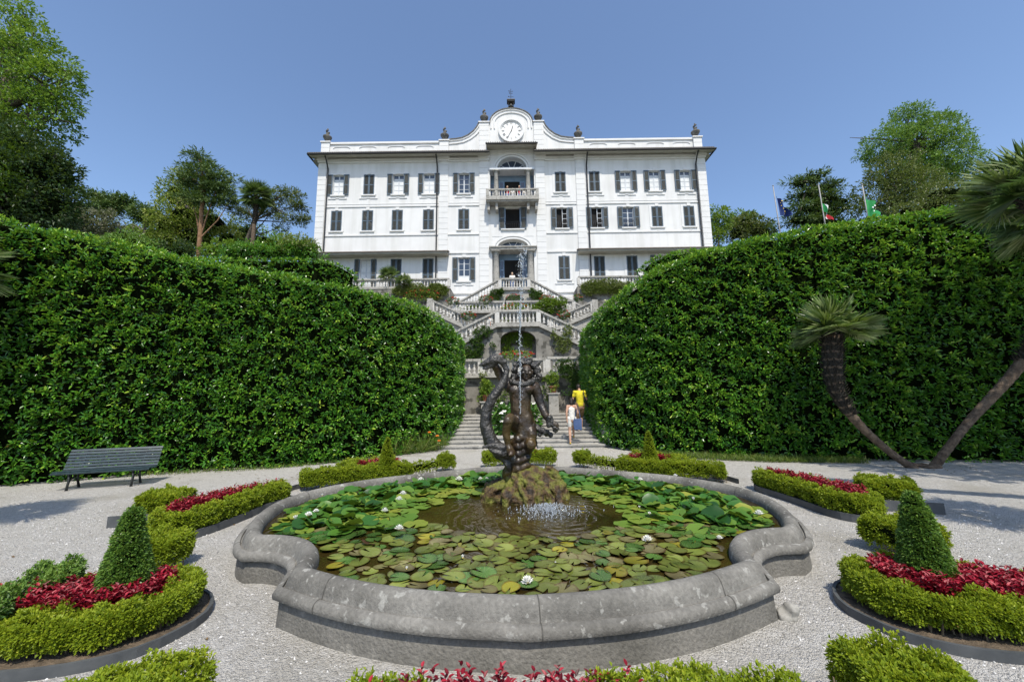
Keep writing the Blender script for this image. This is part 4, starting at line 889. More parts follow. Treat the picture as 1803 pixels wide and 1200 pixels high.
for (px, py), w, kd, lab in (((702, 940), 16, 1, 'open white water lily beside the left open water'), ((929, 1017), 20, 1, 'white water lily nearest the front rim of the pond'), ((1140, 945), 17, 1, 'white water lily on flat pads right of the splash'), ((1267, 942), 12, 1, 'small white water lily near the right notch of the rim'), ((1338, 913), 16, 1, 'white water lily at the far right end of the pond'), ((815, 975), 11, 0, 'white water lily bud standing in the olive pads left of centre'), ((716, 994), 9, 0, 'small closed white water lily nearest the front left pads'), ((677, 907), 13, 1, 'white water lily in the middle of the left leaf mass'), ((709, 876), 13, 1, 'white water lily left of the rock, rear of a pair'), ((702, 886), 13, 1, 'white water lily left of the rock, front of a pair'), ((521, 921), 14, 0, 'white water lily furthest left, with pinkish sepals'), ((542, 914), 13, 1, 'white water lily in the leaves by the left rim'), ((556, 907), 10, 1, 'small white water lily behind the left leaf mass'), ((602, 863), 11, 1, 'white water lily close under the far left rim'), ((567, 878), 8, 0, 'tiny white water lily bud under the far left rim'), ((741, 850), 11, 1, 'white water lily by the joint of the far left rim'), ((808, 850), 14, 1, 'large white water lily left of the statue'), ((846, 848), 8, 1, 'white water lily just left of the rock, first of two'), ((857, 848), 8, 1, 'white water lily touching the rock on its left'), ((977, 848), 11, 1, 'white water lily right of the rock'), ((1128, 850), 10, 1, 'white water lily among raised leaves right of the rock'), ((1190, 843), 9, 1, 'white water lily under the far right rim'), ((1144, 912), 9, 0, 'pinkish white bud on the edge of the right pads'), ((1222, 886), 10, 0, 'white bud among the glossy leaves on the right'), ((1126, 900), 7, 0, 'tiny white bud beside the right open water'), ((978, 983), 5, 0, 'pink tipped bud among pads in front of the splash')):
    q = onz(px, py, WZ+.06); s = w/2/FPX*math.hypot(q[1], CAM_H)*1.08
    rt_ = thing('water_lily', (q[0], q[1], WZ+.025+(0 if q[1] < 4.2 else .075)), lab, 'water lily', 'water lily flowers')
    rt_.scale = (s, s, s); rt_.rotation_euler = (rp.gauss(0, .15), rp.gauss(0, .15), rp.uniform(0, 6))
    for me, nm in ((FM if kd else FB, 'petals'), (cen, 'flower_centre')):
        o = bpy.data.objects.new(nm, me); COL.objects.link(o); o.parent = rt_

# ================================================================== HEDGES
def core_of(G_, shrink): 
    c_ = G_.mean(1, keepdims=True); return c_+(G_-c_)*shrink
def big_hedge(name, label, path, zs, thick, n_sprig, L=.104, Wd=.044, dens_seed=0., z0=0., group=None, mat='laurel', per=6):
    path = np.asarray(path, float); pz = np.column_stack([path, zs]); pz = resample(smooth_path(pz, 2), .45); path, zs = pz[:, :2], pz[:, 2]
    root = thing(name, (path[0, 0], path[0, 1], z0), label, 'hedge', group)
    prof = [(.03, 0), (0, .3), (-.02, .8), (-.02, .975), (.10, 1), (thick-.2, 1), (thick, .9), (thick, .0)]
    G_ = extrude(path, prof, False, zs); G_[..., 2] += z0
    Q = grid_quads(G_, False, True)
    P_, N_, area = sample_quads(Q, n_sprig)
    keep = ~((N_[:, 1] > .5) & (rng.random(len(P_)) < .75)); P_, N_ = P_[keep], N_[keep]   # thin out the hidden back
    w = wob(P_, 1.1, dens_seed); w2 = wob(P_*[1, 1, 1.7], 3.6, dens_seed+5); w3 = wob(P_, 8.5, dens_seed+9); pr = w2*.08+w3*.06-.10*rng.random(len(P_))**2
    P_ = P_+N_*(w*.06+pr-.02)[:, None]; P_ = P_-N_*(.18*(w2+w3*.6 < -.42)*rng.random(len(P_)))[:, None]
    tone = np.clip(.46+.14*w+3.*pr+.30*(N_[:, 2] > .5)+rng.normal(0, .20, len(P_)), 0, 1)  # jutting sprigs lighter, sunken darker: sunlight put into tone; tops show new growth
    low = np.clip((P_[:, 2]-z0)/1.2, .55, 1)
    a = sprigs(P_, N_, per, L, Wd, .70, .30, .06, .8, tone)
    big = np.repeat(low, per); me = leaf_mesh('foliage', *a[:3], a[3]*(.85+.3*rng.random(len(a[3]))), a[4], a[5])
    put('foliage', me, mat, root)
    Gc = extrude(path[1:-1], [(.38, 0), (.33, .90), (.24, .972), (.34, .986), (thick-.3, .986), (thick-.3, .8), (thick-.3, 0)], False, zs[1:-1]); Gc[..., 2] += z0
    put('shade_core', quads_mesh('shade_core', grid_quads(Gc, False, True)), 'core', root)  # solid dark core standing in for shade behind the hedge leaves
    return root
# the left path runs from the far left to the stairs: its left side is away from us
HL = [(-17, 4.2), (-13.5, 6.6), (-10.7, 8.55), (-8.5, 10.0), (-6.6, 10.45), (-5.2, 11.05), (-4.2, 12.0), (-3.0, 13.3), (-2.35, 14.1), (-2.1, 15.2), (-2.15, 17.2)]
HZ = [6.3, 6.0, 5.72, 5.45, 5.2, 5.08, 5.0, 4.85, 4.55, 4.35, 4.1]
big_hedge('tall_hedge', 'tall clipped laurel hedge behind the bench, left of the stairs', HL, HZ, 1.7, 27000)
HR = [(2.95, 17.2), (2.9, 15.4), (3.08, 14.2), (3.65, 12.9), (4.7, 11.6), (6.4, 10.85), (8.2, 10.45), (10, 10.2), (12.5, 9.8), (16, 9.2)]
RZ = [4.2, 4.5, 4.8, 5.2, 5.72, 6.05, 6.25, 6.4, 6.6, 6.8]
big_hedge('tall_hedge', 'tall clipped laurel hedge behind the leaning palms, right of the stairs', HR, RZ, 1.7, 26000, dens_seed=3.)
# second tier behind the left hedge
LOWB = []
a, b_ = ony(385, 452, 20), ony(560, 447, 20)
big_hedge('tall_hedge', 'higher clipped hedge tier showing above the left hedge, beside the villa', [(a[0]-6, 19.5), (a[0], 20), (-10.2, 20.1), (-8.9, 20.7), (-8.5, 22.0)], [a[2]-4.7, a[2]-4.7, b_[2]-4.75, b_[2]-5.0, b_[2]-5.3], 2.2, 5200, .16, .07, 8., 4.6)
for px_, w_, lab_ in ((440, 46, 'low laurel mass behind the upper hedge tier, left part'), (520, 44, 'low laurel mass behind the upper hedge tier, beside the villa')):
    LOWB.append((px_, w_, lab_))
a = ony(1195, 440, 20)
big_hedge('tall_hedge', 'higher clipped hedge tier just showing over the right hedge', [(7.0, 21.5), (7.4, 20.2), (9.2, 19.6), (15, 19.2)], [a[2]-5.2, a[2]-4.9, a[2]-4.7, a[2]-4.5], 2.2, 3600, .16, .07, 11., 4.6)

def box_hedge(label, path, half_w, h, n_leaf, closed=False, z0=.10, L=.024, Wd=.014, mat='box', group='clipped box hedges', stems=True, name='box_hedge', seed=0.):
    path = np.asarray(path, float); path = resample(smooth_path(path, 2, closed), .09, closed)
    root = thing(name, (path[0, 0], path[0, 1], 0), label, 'box hedge', group); w = half_w
    prof = [(-w*.8, z0), (-w*1.05, z0+.06), (-w*1.05, h*.9), (-w*.9, h), (w*.9, h), (w*1.05, h*.9), (w*1.05, z0+.06), (w*.8, z0)]
    Q = grid_quads(extrude(path, prof, closed), closed, True)
    per = 5; P_, N_, ar = sample_quads(Q, n_leaf//per); wv_ = wob(P_, 9, seed); wb = wob(P_, 22, seed+3)
    P_ = P_+N_*(.026*wv_+.030*wb-.035*rng.random(len(P_))**2)[:, None]
    up = N_[:, 2] > .5
    P_[up, 2] += .05*np.clip(wb[up]+.2, 0, 1)*(rng.random(up.sum()) < .5)
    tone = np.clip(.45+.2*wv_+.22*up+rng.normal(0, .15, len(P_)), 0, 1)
    a = sprigs(P_, N_, per, L*1.1, Wd*1.15, .8, .5, .025, .75, tone)
    put('foliage', leaf_mesh('foliage', *a, full=False), mat, root)
    put('shade_core', quads_mesh('shade_core', grid_quads(extrude(path, [(-w*.72, z0+.05), (-w*.78, h*.8), (-w*.5, h*.9), (w*.5, h*.9), (w*.78, h*.8), (w*.72, z0+.05)], closed), closed, True)), 'core', root)  # dark filler: the shade inside the box is in its colour
    if stems:
        mb = MB(); sp = path if len(path) < 60 else path[::2]
        for q in sp:
            for _ in range(2):
                x, y = q[0]+rng.uniform(-w, w)*.55, q[1]+rng.uniform(-w, w)*.55; mb.tube([(x, y, -.01), (x+rng.normal(0, .02), y+rng.normal(0, .02), z0+.12)], [.007, .004], 4, False)
        mb.build('stems', 'stem', root)
    return root
def edging(label, path, closed=False, h=.085, grp='bed edging strips'):
    path = resample(smooth_path(np.asarray(path, float), 2, closed), .12, closed)
    G_ = extrude(path, [(-.012, -.02), (-.012, h), (.012, h), (.012, -.02)], closed); n_, k = G_.shape[:2]
    o = put('bed_edging', np_mesh('bed_edging', G_.reshape(-1, 3), np.array([(i*k+j, ((i+1) % n_)*k+j, ((i+1) % n_)*k+j+1, i*k+j+1) for i in range(n_ if closed else n_-1) for j in range(k-1)])), 'edging'); return tag(o, label, 'bed edging', grp)
def soil(poly, z=.06):
    poly = resample(smooth_path(np.asarray(poly, float), 2, True), .12, True)
    tag(put('soil', np_mesh('soil', [(x, y, z) for x, y in poly], [tuple(range(len(poly)))]), 'soil'), 'soil', kind='structure')
def coleus(label, poly, z, n_, L=.075, holes=()):
    poly = smooth_path(np.asarray(poly, float), 2, True); lo, hi = poly.min(0), poly.max(0); P_ = []
    while len(P_) < n_:
        q = rng.uniform(lo, hi, (400, 2)); q = q[in_poly(q, poly)]
        for hx, hy, hr in holes: q = q[np.hypot(q[:, 0]-hx, q[:, 1]-hy) > hr]
        P_ += list(q)
    P_ = np.array(P_[:n_]); k = 11; c_ = np.repeat(P_, k, 0); a = np.tile(np.arange(k)*2.4, n_)+np.repeat(rng.random(n_)*6.28, k); lev = np.tile(np.linspace(0, 1, k), n_)
    el = -.1+.95*lev+rng.normal(0, .15, len(a)); d = np.stack([np.cos(a)*np.cos(el), np.sin(a)*np.cos(el), np.sin(el)], 1)
    zt = np.repeat(z+rng.uniform(-.07, .05, n_), k); pos = np.column_stack([c_, zt-.10+.12*lev]); nn = np.stack([-np.cos(a)*np.sin(el), -np.sin(a)*np.sin(el), np.cos(el)], 1)
    o = put('red_bedding', leaf_mesh('red_bedding', pos, d, nn, L*(1.1-.45*lev)*(.8+.4*rng.random(len(a))), L*.5*(1.1-.4*lev), np.clip(.3+.3*lev+rng.normal(0, .22, len(a)), 0, 1), droop=.22), 'coleus')
    return tag(o, label, 'bedding plants', kind='stuff')
def cone(label, base, z0, top, r0, r1, n_leaf, lean=(0, 0), L=.022, mat='boxgreen'):
    root = thing('topiary_cone', (base[0], base[1], z0), label, 'topiary', 'clipped topiary cones'); k = 28; prof = [(r0*.86, z0), (r0, z0+.05), (r0*.93, z0+.14)]+[(r0*.93+(r1-r0*.93)*t, z0+.14+(top-z0-.14)*t) for t in np.linspace(.12, 1, 8)]+[(r1*.7, top+.025), (.01, top+.04)]
    G_ = np.array([[(base[0]+lean[0]*(z-z0)+r_*math.cos(2*math.pi*i/k), base[1]+lean[1]*(z-z0)+r_*math.sin(2*math.pi*i/k), z) for r_, z in prof] for i in range(k)])
    P_, N_, ar = sample_quads(grid_quads(G_, True), n_leaf//4); w_ = wob(P_, 17, r0); P_ = P_+N_*(.010*w_-.02*rng.random(len(P_))**2)[:, None]
    a = sprigs(P_, N_, 4, L, L*.62, .6, .4, .02, 1, np.clip(.42+.2*w_+rng.normal(0, .2, len(P_)), 0, 1)); put('foliage', leaf_mesh('foliage', *a, full=False), mat, root)
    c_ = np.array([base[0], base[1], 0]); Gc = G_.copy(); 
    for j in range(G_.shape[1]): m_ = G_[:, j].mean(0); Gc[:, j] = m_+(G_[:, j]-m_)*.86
    put('shade_core', quads_mesh('shade_core', grid_quads(Gc, True)), 'core', root)  # near-black inner cone painted as the shade behind the clipped leaves
    MB().tube([(base[0], base[1], -.02), (base[0], base[1], z0+.2)], [.02, .018], 6).build('trunk', 'stem', root)

# near beds (right one traced, left one mirrored about the axis, each with its own labels)
RN = [(2.52, 3.38), (2.55, 3.14), (2.62, 2.95), (2.78, 2.82), (3.05, 2.72), (3.5, 2.68), (4.0, 2.78), (4.35, 3.02), (4.2, 3.32), (3.75, 3.52), (3.35, 3.68), (3.0, 3.80), (2.72, 3.70)]
mir = lambda P_: [(2*PX-x-.02, y-.02) for x, y in P_]
def inset(P_, d): 
    P_ = smooth_path(np.asarray(P_), 1, True); return extrude(P_, [(d, 0)], True)[:, 0, :2]
for s, w in ((1, 'right'), (-1, 'left')):
    P_ = RN if s > 0 else mir(RN)[::-1]
    side_ = 'nearest bed right of the pond' if s > 0 else 'nearest bed left of the pond'
    edging('grey metal edging round the '+side_, P_, True, .065); soil(P_, .05)
    box_hedge('yellow green box hedge ring round the '+side_, inset(P_, .185), .09, .25, 78000, True, L=.019, Wd=.012, seed=s)
    coleus('crimson leaved bedding filling the '+side_, inset(P_, .25), .29, 900, .056, [(3.15 if s > 0 else -2.99, 3.32, .17)])
cone('tall clipped box cone rising from the crimson bed right of the pond', (3.18, 3.30), .16, .83, .17, .045, 14000, (-.05, 0)); cone('tall clipped box cone rising from the crimson bed left of the pond', (-2.98, 3.26), .16, .81, .17, .045, 14000, (.02, 0))
# blocks beyond the cones
box_hedge('small clump of box right of the pond, just behind the near cone', [(3.85, 4.46), (4.1, 4.56), (4.4, 4.4)], .17, .30, 15000, z0=.08, seed=2.); box_hedge('small clump of box left of the pond, just behind the near cone', [(-3.42, 4.34), (-3.62, 4.34), (-3.85, 4.32)], .15, .30, 13000, z0=.08, seed=4.)
# middle wedge beds
RM = [(4.50, 5.45), (4.32, 5.7), (4.34, 6.3), (4.30, 6.9), (4.24, 7.35), (4.42, 7.62), (4.72, 7.5), (4.95, 6.9), (5.08, 6.2), (5.02, 5.65), (4.78, 5.42)][::-1]
LM = [(-4.14, 4.95), (-3.93, 5.3), (-3.86, 6.0), (-3.88, 6.6), (-3.68, 6.98), (-3.85, 7.12), (-4.18, 6.92), (-4.5, 6.2), (-4.68, 5.6), (-4.55, 5.1)]
for s, w in ((1, 'right'), (-1, 'left')):
    P_ = RM if s > 0 else LM
    nm = 'long wedge bed at the %s end of the pond' % w
    edging('grey metal edging round the '+nm, P_, True, .10); soil(P_, .07)
    box_hedge('clipped box hedge round the '+nm, inset(P_, .105), .08, .30, 30000, True, L=.028, Wd=.017, seed=7+s)
    coleus('crimson leaved bedding down the middle of the '+nm, inset(P_, .165), .345, 420, .06)
    Q = [(5.35, 6.38), (5.6, 6.28), (5.85, 6.1)] if s > 0 else [(-5.35, 6.02), (-5.1, 6.1), (-4.85, 6.18)]
    box_hedge('rectangular block of box behind the '+nm, Q, .22, .36, 12000, L=.03, Wd=.018, seed=3+s)
    c_ = np.array(Q); edging('grey metal edging in front of the block of box on the %s' % w, [(c_[0, 0]-.2, c_[0, 1]-.3), (c_[-1, 0]+.1, c_[-1, 1]-.3)], False, .15)
# far beds with small cones
for s, w in ((1, 'right'), (-1, 'left')):
    f = (lambda P_: P_) if s > 0 else (lambda P_: [(2*PX-x-.1, y-.2) for x, y in P_])
    nm = 'far %s bed behind the pond' % w
    edging('low grey edging of the '+nm, f([(4.3, 7.95), (4.26, 8.35), (3.7, 8.75)]), False, .09)
    box_hedge('low box hedge along the pond side of the '+nm, f([(4.1, 8.08), (3.75, 8.28), (3.3, 8.45), (2.9, 8.55), (2.5, 8.8), (2.3, 9.0)]), .15, .34, 17000, L=.03, Wd=.018, seed=5*s)
    box_hedge('taller box hedge behind the crimson plants of the '+nm, f([(3.55, 8.6), (3.5, 9.0), (3.1, 9.3), (2.7, 9.35)]), .16, .38, 9500, L=.03, Wd=.018, seed=6*s)
    coleus('crimson patch round the small cone of the '+nm, f([(3.35, 8.65), (3.3, 9.05), (2.6, 9.15), (2.4, 8.95), (2.85, 8.75)]), .38, 110, .08)
    box_hedge('sparse young box plants in the gap of the '+nm, f([(2.25, 9.1), (2.0, 9.45), (1.85, 9.75)]), .06, .30, 1500, L=.03, Wd=.018, seed=1*s)
    box_hedge('round box tuft ending the '+nm+' towards the steps', f([(1.75, 9.9), (1.58, 10.1)]), .17, .36, 5200, L=.03, Wd=.018, seed=9*s)
cone('small clipped box cone in the far right bed', (2.89, 8.72), .2, .90, .16, .03, 5200, L=.03, mat='box'); cone('small clipped box cone in the far left bed', (-2.62, 8.5), .2, .86, .17, .03, 5200, L=.03, mat='box')
box_hedge('low box hedge directly behind the statue, in front of the steps', [(-.72, 10.15), (-.3, 10.3), (.25, 10.32), (.7, 10.3), (.98, 10.15)], .19, .36, 13000, L=.032, Wd=.019, seed=12.)
coleus('few crimson plants in the hedge directly behind the statue', [(-.45, 10.15), (.7, 10.15), (.7, 10.4), (-.45, 10.4)], .37, 36, .08)
# front bed under the camera
box_hedge('box clump at the bottom left, cut by the picture edge', [(-2.05, 2.0), (-1.85, 2.16), (-1.62, 2.12)], .17, .33, 13000, L=.02, Wd=.012, seed=14.)
box_hedge('box hedge block at the bottom right, in front of the pond', [(1.70, 2.23), (1.90, 2.22), (2.10, 2.08)], .14, .33, 17000, L=.02, Wd=.012, seed=15.)
box_hedge('low box hedge at the bottom edge right of centre', [(.35, 2.0), (.62, 2.06), (.9, 2.04), (1.3, 2.0)], .1, .34, 12000, L=.02, Wd=.012, seed=16.)
box_hedge('low box hedge at the bottom edge left of centre', [(-.78, 2.0), (-.6, 2.05), (-.42, 2.02)], .09, .33, 7000, L=.02, Wd=.012, seed=17.)
coleus('tips of crimson plants at the bottom edge in front of the pond', [(-.65, 1.9), (.6, 1.9), (.72, 2.12), (.3, 2.05), (-.2, 2.16), (-.7, 2.05)], .345, 150, .05)
# dark corner bed at the left edge
box_hedge('darker green box hedge at the lower left picture edge', [(-3.5, 2.75), (-3.62, 3.05), (-3.55, 3.3), (-3.75, 3.5)], .13, .36, 15000, L=.023, Wd=.014, seed=21., mat='boxgreen')
# ================================================================== GRASS, FLOWERS, CLIMBERS
def grass(label, poly, n_, L=.14, name='grass'):
    poly = np.asarray(poly, float); lo, hi = poly.min(0), poly.max(0); q = rng.uniform(lo, hi, (n_*4, 2)); q = q[in_poly(q, poly)][:n_]
    d = unit(np.column_stack([rng.normal(0, .5, (len(q), 2)), np.ones(len(q))])); nn = rng.normal(0, 1, (len(q), 3))
    o = put(name, leaf_mesh(name, np.column_stack([q, np.zeros(len(q))]), d, nn, L*(.5+rng.random(len(q))), np.full(len(q), .012), rng.random(len(q)), full=False, droop=.3), 'grassblade'); return tag(o, label, 'grass', kind='stuff')
grass('strip of rough grass along the foot of the right hedge', [(3.6, 12.6), (4.6, 11.15), (6.4, 10.35), (8.6, 9.95), (8.6, 10.4), (6.6, 10.9), (4.9, 11.7), (3.9, 12.9)], 9000)
grass('long strappy leaves at the foot of the left steps, below the hedge end', [(-2.9, 13.0), (-2.4, 13.6), (-2.3, 14.2), (-2.9, 14.0), (-4.0, 12.2)], 900, .55, 'strappy_leaves')
grass('dim grass fringe under the left hedge', [(-9, 9.5), (-6, 10.3), (-4, 11.8), (-4.1, 12.1), (-6.2, 10.7), (-9.2, 9.9)], 1500, .1)
def flowers(mb_pts, r_, mat, name, root, n_=6):
    pos = []; A = []; N_ = []
    for c_ in mb_pts:
        for i in range(n_):
            a = 2*math.pi*i/n_+c_[0]*9; el = rng.uniform(-.1, .9); pos.append(c_); A.append((math.cos(a)*math.cos(el), math.sin(a)*math.cos(el)-.3, math.sin(el))); N_.append((rng.normal(0, .4), -.8, .6))
    pos, A, N_ = map(np.array, (pos, A, N_)); put(name, leaf_mesh(name, pos, A, N_, np.full(len(pos), r_), np.full(len(pos), r_*.9), rng.random(len(pos))), mat, root)
def bush(name, label, cat, c_, r3, n_leaf, L, mat, fl=None, nf=0, fr=.05, group=None, per=5, flname='flowers'):
    root = thing(name, (c_[0], c_[1], c_[2]-r3[2]), label, cat, group)
    d = unit(rng.normal(0, 1, (n_leaf//per, 3))); P_ = np.array(c_)+d*np.array(r3)*(.45+.55*rng.random((len(d), 1))**.5)*(1+.2*wob(d*3, 1, c_[0])[:, None])
    a = sprigs(P_, d, per, L, L*.55, .8, .3, L*.5, 1); put('foliage', leaf_mesh('foliage', *a, full=False), mat, root)
    if fl:
        d = unit(rng.normal(0, 1, (nf*3, 3))); d = d[(d[:, 1] < .2) & (d[:, 2] > -.5)][:nf]; flowers(np.array(c_)+d*np.array(r3)*1.05, fr, fl, flname, root)
    return root
GER = [(743, 520, 29.6, 30, 10, 'under the left wing terrace'), (798, 530, 25.1, 12, 7, 'at the left end of the terrace balustrade'), (825, 556, 23.2, 13, 7, 'on the left side of the middle platform'), (855, 527, 25.1, 12, 7, 'under the left flight of the top stairs'), (905, 524, 27.0, 14, 6, 'before the dark arch of the top stairs'), (906, 542, 22.3, 22, 9, 'along the centre of the middle platform'), (962, 525, 25.1, 13, 6, 'under the right flight of the top stairs'), (1018, 524, 25.6, 8, 6, 'at the right end of the terrace balustrade'), (993, 554, 23.2, 11, 8, 'on the right side of the middle platform'), (910, 626, 17.5, 30, 8, 'on the lowest balustrade behind the statue head'), (808, 628, 17.4, 9, 8, 'at the left end of the lowest balustrade')]
for px, py, Y, rx, rz, where in GER:
    c_ = ony(px, py, Y); k_ = 1.03*Y/FPX
    bush('geranium', 'red geraniums '+where, 'geranium', c_, (rx*k_, .22, rz*k_), int(500+rx*18), .075, 'yelgreen' if rx > 20 else 'ivy', 'redflower', int(8+rx*.7), .05, 'red geraniums on the terraces')
def climber(label, pts, Y, n_leaf, L, mat='ivy', name='climbing_plant', depth=.22, fl=None, nf=0):
    """foliage over a wall patch: pts are (px, py, rx, ry) blobs on the plane Y"""
    c0 = ony(pts[0][0], pts[0][1], Y); root = thing(name, (c0[0], Y, c0[2]), label, 'climber'); P_ = []; N_ = []; tot = sum(p_[2]*p_[3] for p_ in pts); fp = []
    for px, py, rx, ry in pts:
        c_ = ony(px, py, Y); k_ = 1.03*Y/FPX; m_ = int(n_leaf/5*rx*ry/tot)+4; u = rng.random(m_)**.6; a = rng.random(m_)*6.283
        q = np.column_stack([c_[0]+np.cos(a)*u*rx*k_, Y-depth*rng.random(m_)*(1-u*.6), c_[2]+np.sin(a)*u*ry*k_]); w_ = wob(q, 2.2, px); q = q[w_ > -.45]; P_.append(q)
        if fl: fp.append(q[rng.random(len(q)) < nf/ max(1, n_leaf/5)])
    P_ = np.vstack(P_); N_ = np.tile([[0, -1., .2]], (len(P_), 1)); a = sprigs(P_, N_, 5, L, L*.55, .6, .1, L*.4, 1, np.clip(.45+.3*wob(P_, 3, 2)+rng.normal(0, .15, len(P_)), 0, 1))
    put('foliage', leaf_mesh('foliage', *a, full=False), mat, root)
    if fl: flowers(np.vstack(fp)-[0, .1, 0], .07, fl, 'flowers', root, 5)
climber('ivy hanging on the left part of the niche wall', [(838, 612, 14, 22), (825, 625, 14, 14), (850, 585, 16, 10), (868, 600, 6, 14)], 20.35, 2600, .11)
climber('bright moss and ferns lining the arched niche', [(890, 590, 9, 30), (930, 590, 9, 30), (910, 578, 20, 8), (910, 600, 18, 22)], 20.95, 3600, .1, 'yelgreen')
climber('thin creeper on the right part of the niche wall', [(990, 605, 16, 18), (1000, 585, 8, 14), (975, 590, 5, 12)], 20.35, 1300, .1, 'pale_ivy')
climber('dark creeper with pale leaves falling from the lowest balustrade above the visitors', [(1010, 650, 26, 22), (1000, 680, 14, 16), (1018, 665, 18, 24), (990, 645, 14, 12), (1030, 640, 16, 24)], 17.45, 3400, .1)
climber('ivy strands on the wall just left of the statue neck', [(852, 658, 8, 16), (846, 645, 8, 8), (858, 690, 8, 14)], 17.5, 500, .09, 'pale_ivy')
climber('loose green creeper on the lower wall left of the statue', [(862, 690, 10, 20), (850, 705, 8, 14), (880, 700, 12, 16)], 17.5, 900, .1, 'yelgreen')
climber('creeper on the lower wall between statue and visitors', [(962, 680, 8, 18), (968, 700, 8, 10), (890, 690, 10, 14)], 17.5, 700, .09, 'yelgreen')
climber('flowering shrub spilling over the terrace balustrade right of the centre', [(965, 540, 20, 14), (985, 536, 14, 12), (945, 545, 10, 10)], 24.9, 2600, .13, 'yelgreen', depth=.5)
climber('green creeper under the left flight of the top stairs', [(873, 520, 12, 9), (882, 514, 6, 6)], 28.65, 900, .14)
climber('green creeper under the right flight of the top stairs', [(944, 520, 12, 9), (935, 515, 6, 6)], 28.65, 900, .14)
climber('pale variegated creeper covering the wall under the left wing terrace', [(740, 512, 50, 13), (770, 514, 18, 15)], 30.0, 8000, .13, 'pale_ivy')
climber('pale variegated creeper covering the wall under the right wing terrace', [(1046, 508, 24, 15), (1080, 505, 34, 15)], 30.0, 7000, .13, 'pale_ivy')
climber('trailing plants behind the balusters of the terrace balustrade', [(835, 540, 30, 7), (925, 540, 40, 7)], 25.75, 1800, .12, 'yelgreen')
# white arum lilies in the planter
for (cx_, cy_, w_, n_, lab) in ((XL1+.75, 14.95, .5, 420, 'arum lilies with white blooms left of the statue, beside the left steps'), (XR0-.42, 14.95, .55, 520, 'arum lilies with white blooms right of the statue, beside the right steps'), ((XL1+XR0)/2+.1, 15.6, .7, 420, 'arum lilies growing against the wall behind the statue')):
    root = thing('arum_lily', (cx_, cy_, .36), lab, 'arum lily', 'arum lilies between the steps')
    b_ = np.column_stack([cx_+rng.normal(0, w_*.5, n_), cy_+rng.normal(0, .18, n_), (.36+.15*rng.random(n_)+rng.random(n_)*1.0)]); d = unit(np.column_stack([rng.normal(0, .8, n_), -.5+rng.normal(0, .6, n_), rng.normal(.1, .5, n_)]))
    put('foliage', leaf_mesh('foliage', b_, d, unit(rng.normal(0, .4, (n_, 3))+[0, -.4, .8]), .24*(.6+.7*rng.random(n_)), .13*(.6+.6*rng.random(n_)), rng.random(n_), droop=.35), 'calla', root)
    m_ = 9; q = np.column_stack([cx_+rng.normal(0, w_*.6, m_), cy_-.3+rng.normal(0, .1, m_), .75+rng.random(m_)*.85]); flowers(q, .10, 'whiteflower', 'blooms', root, 4)
# orange day lilies by the left steps
root = thing('day_lily', (-2.75, 13.4, 0), 'orange day lilies at the foot of the left steps by the hedge', 'day lily')
q = np.array([ony(px, py, 13.3) for px, py in ((770, 767), (773, 776), (732, 781), (726, 775), (756, 761))]); flowers(q, .06, 'orangeflower', 'flowers', root)
mb = MB()
for p_ in q: mb.tube([(p_[0]-.08, p_[1]+.1, 0), (p_[0]-.02, p_[1]+.05, p_[2]*.6), tuple(p_)], .006, 4, False)
mb.build('stems', 'laurel', root)
# pots on pedestals beside the lower wall
for px, py, lab in ((856, 698, 'terracotta pot with a trailing yellow green plant left of the statue'), (974, 683, 'terracotta pot with a trailing plant on a pedestal right of the statue')):
    c_ = ony(px, py+8, 17.1); root = thing('plant_pot', (c_[0], 17.1, c_[2]), lab, 'plant pot', 'potted plants by the lower wall')
    M['terracotta'] = M.get('terracotta') or noise_mat('terracotta', (.28, .10, .06), (.40, .17, .10), 6, .9, .2)
    MB().lathe([(.11, 0), (.16, .22), (.18, .23), (.18, .28), (.14, .28)], tuple(c_), 14).build('pot', 'terracotta', root, True)
    d = unit(rng.normal(0, 1, (130, 3))); P_ = np.array(c_)+[0, -.05, .5]+d*[.22, .2, .42]*rng.random((130, 1))**.4
    a = sprigs(P_, d, 5, .1, .05, .7, .1, .05); put('foliage', leaf_mesh('foliage', *a, full=False), 'yelgreen', root)
    mb = MB(); mb.box(c_[0]-.2, c_[0]+.2, 16.9, 17.3, 0, c_[2]-.06); mb.box(c_[0]-.26, c_[0]+.26, 16.85, 17.35, c_[2]-.06, c_[2]-.002); tag(mb.build('pedestal', 'step'), 'stone pedestal carrying the '+lab.split(' with')[0]+(' left' if px < 900 else ' right')+' of the statue', 'pedestal')
# loose white stone
mb = MB()
for k in range(7): mb.ell((2.03+rng.normal(0, .03), 3.27+rng.normal(0, .025), .03+rng.normal(0, .012)), rng.uniform(.035, .06, 3), 10)
tag(remeshed(mb, 'loose_stone', .012, 'rail', None, 1, .03, 9), 'pale lump of stone lying on the gravel at the right notch of the pond', 'stone')

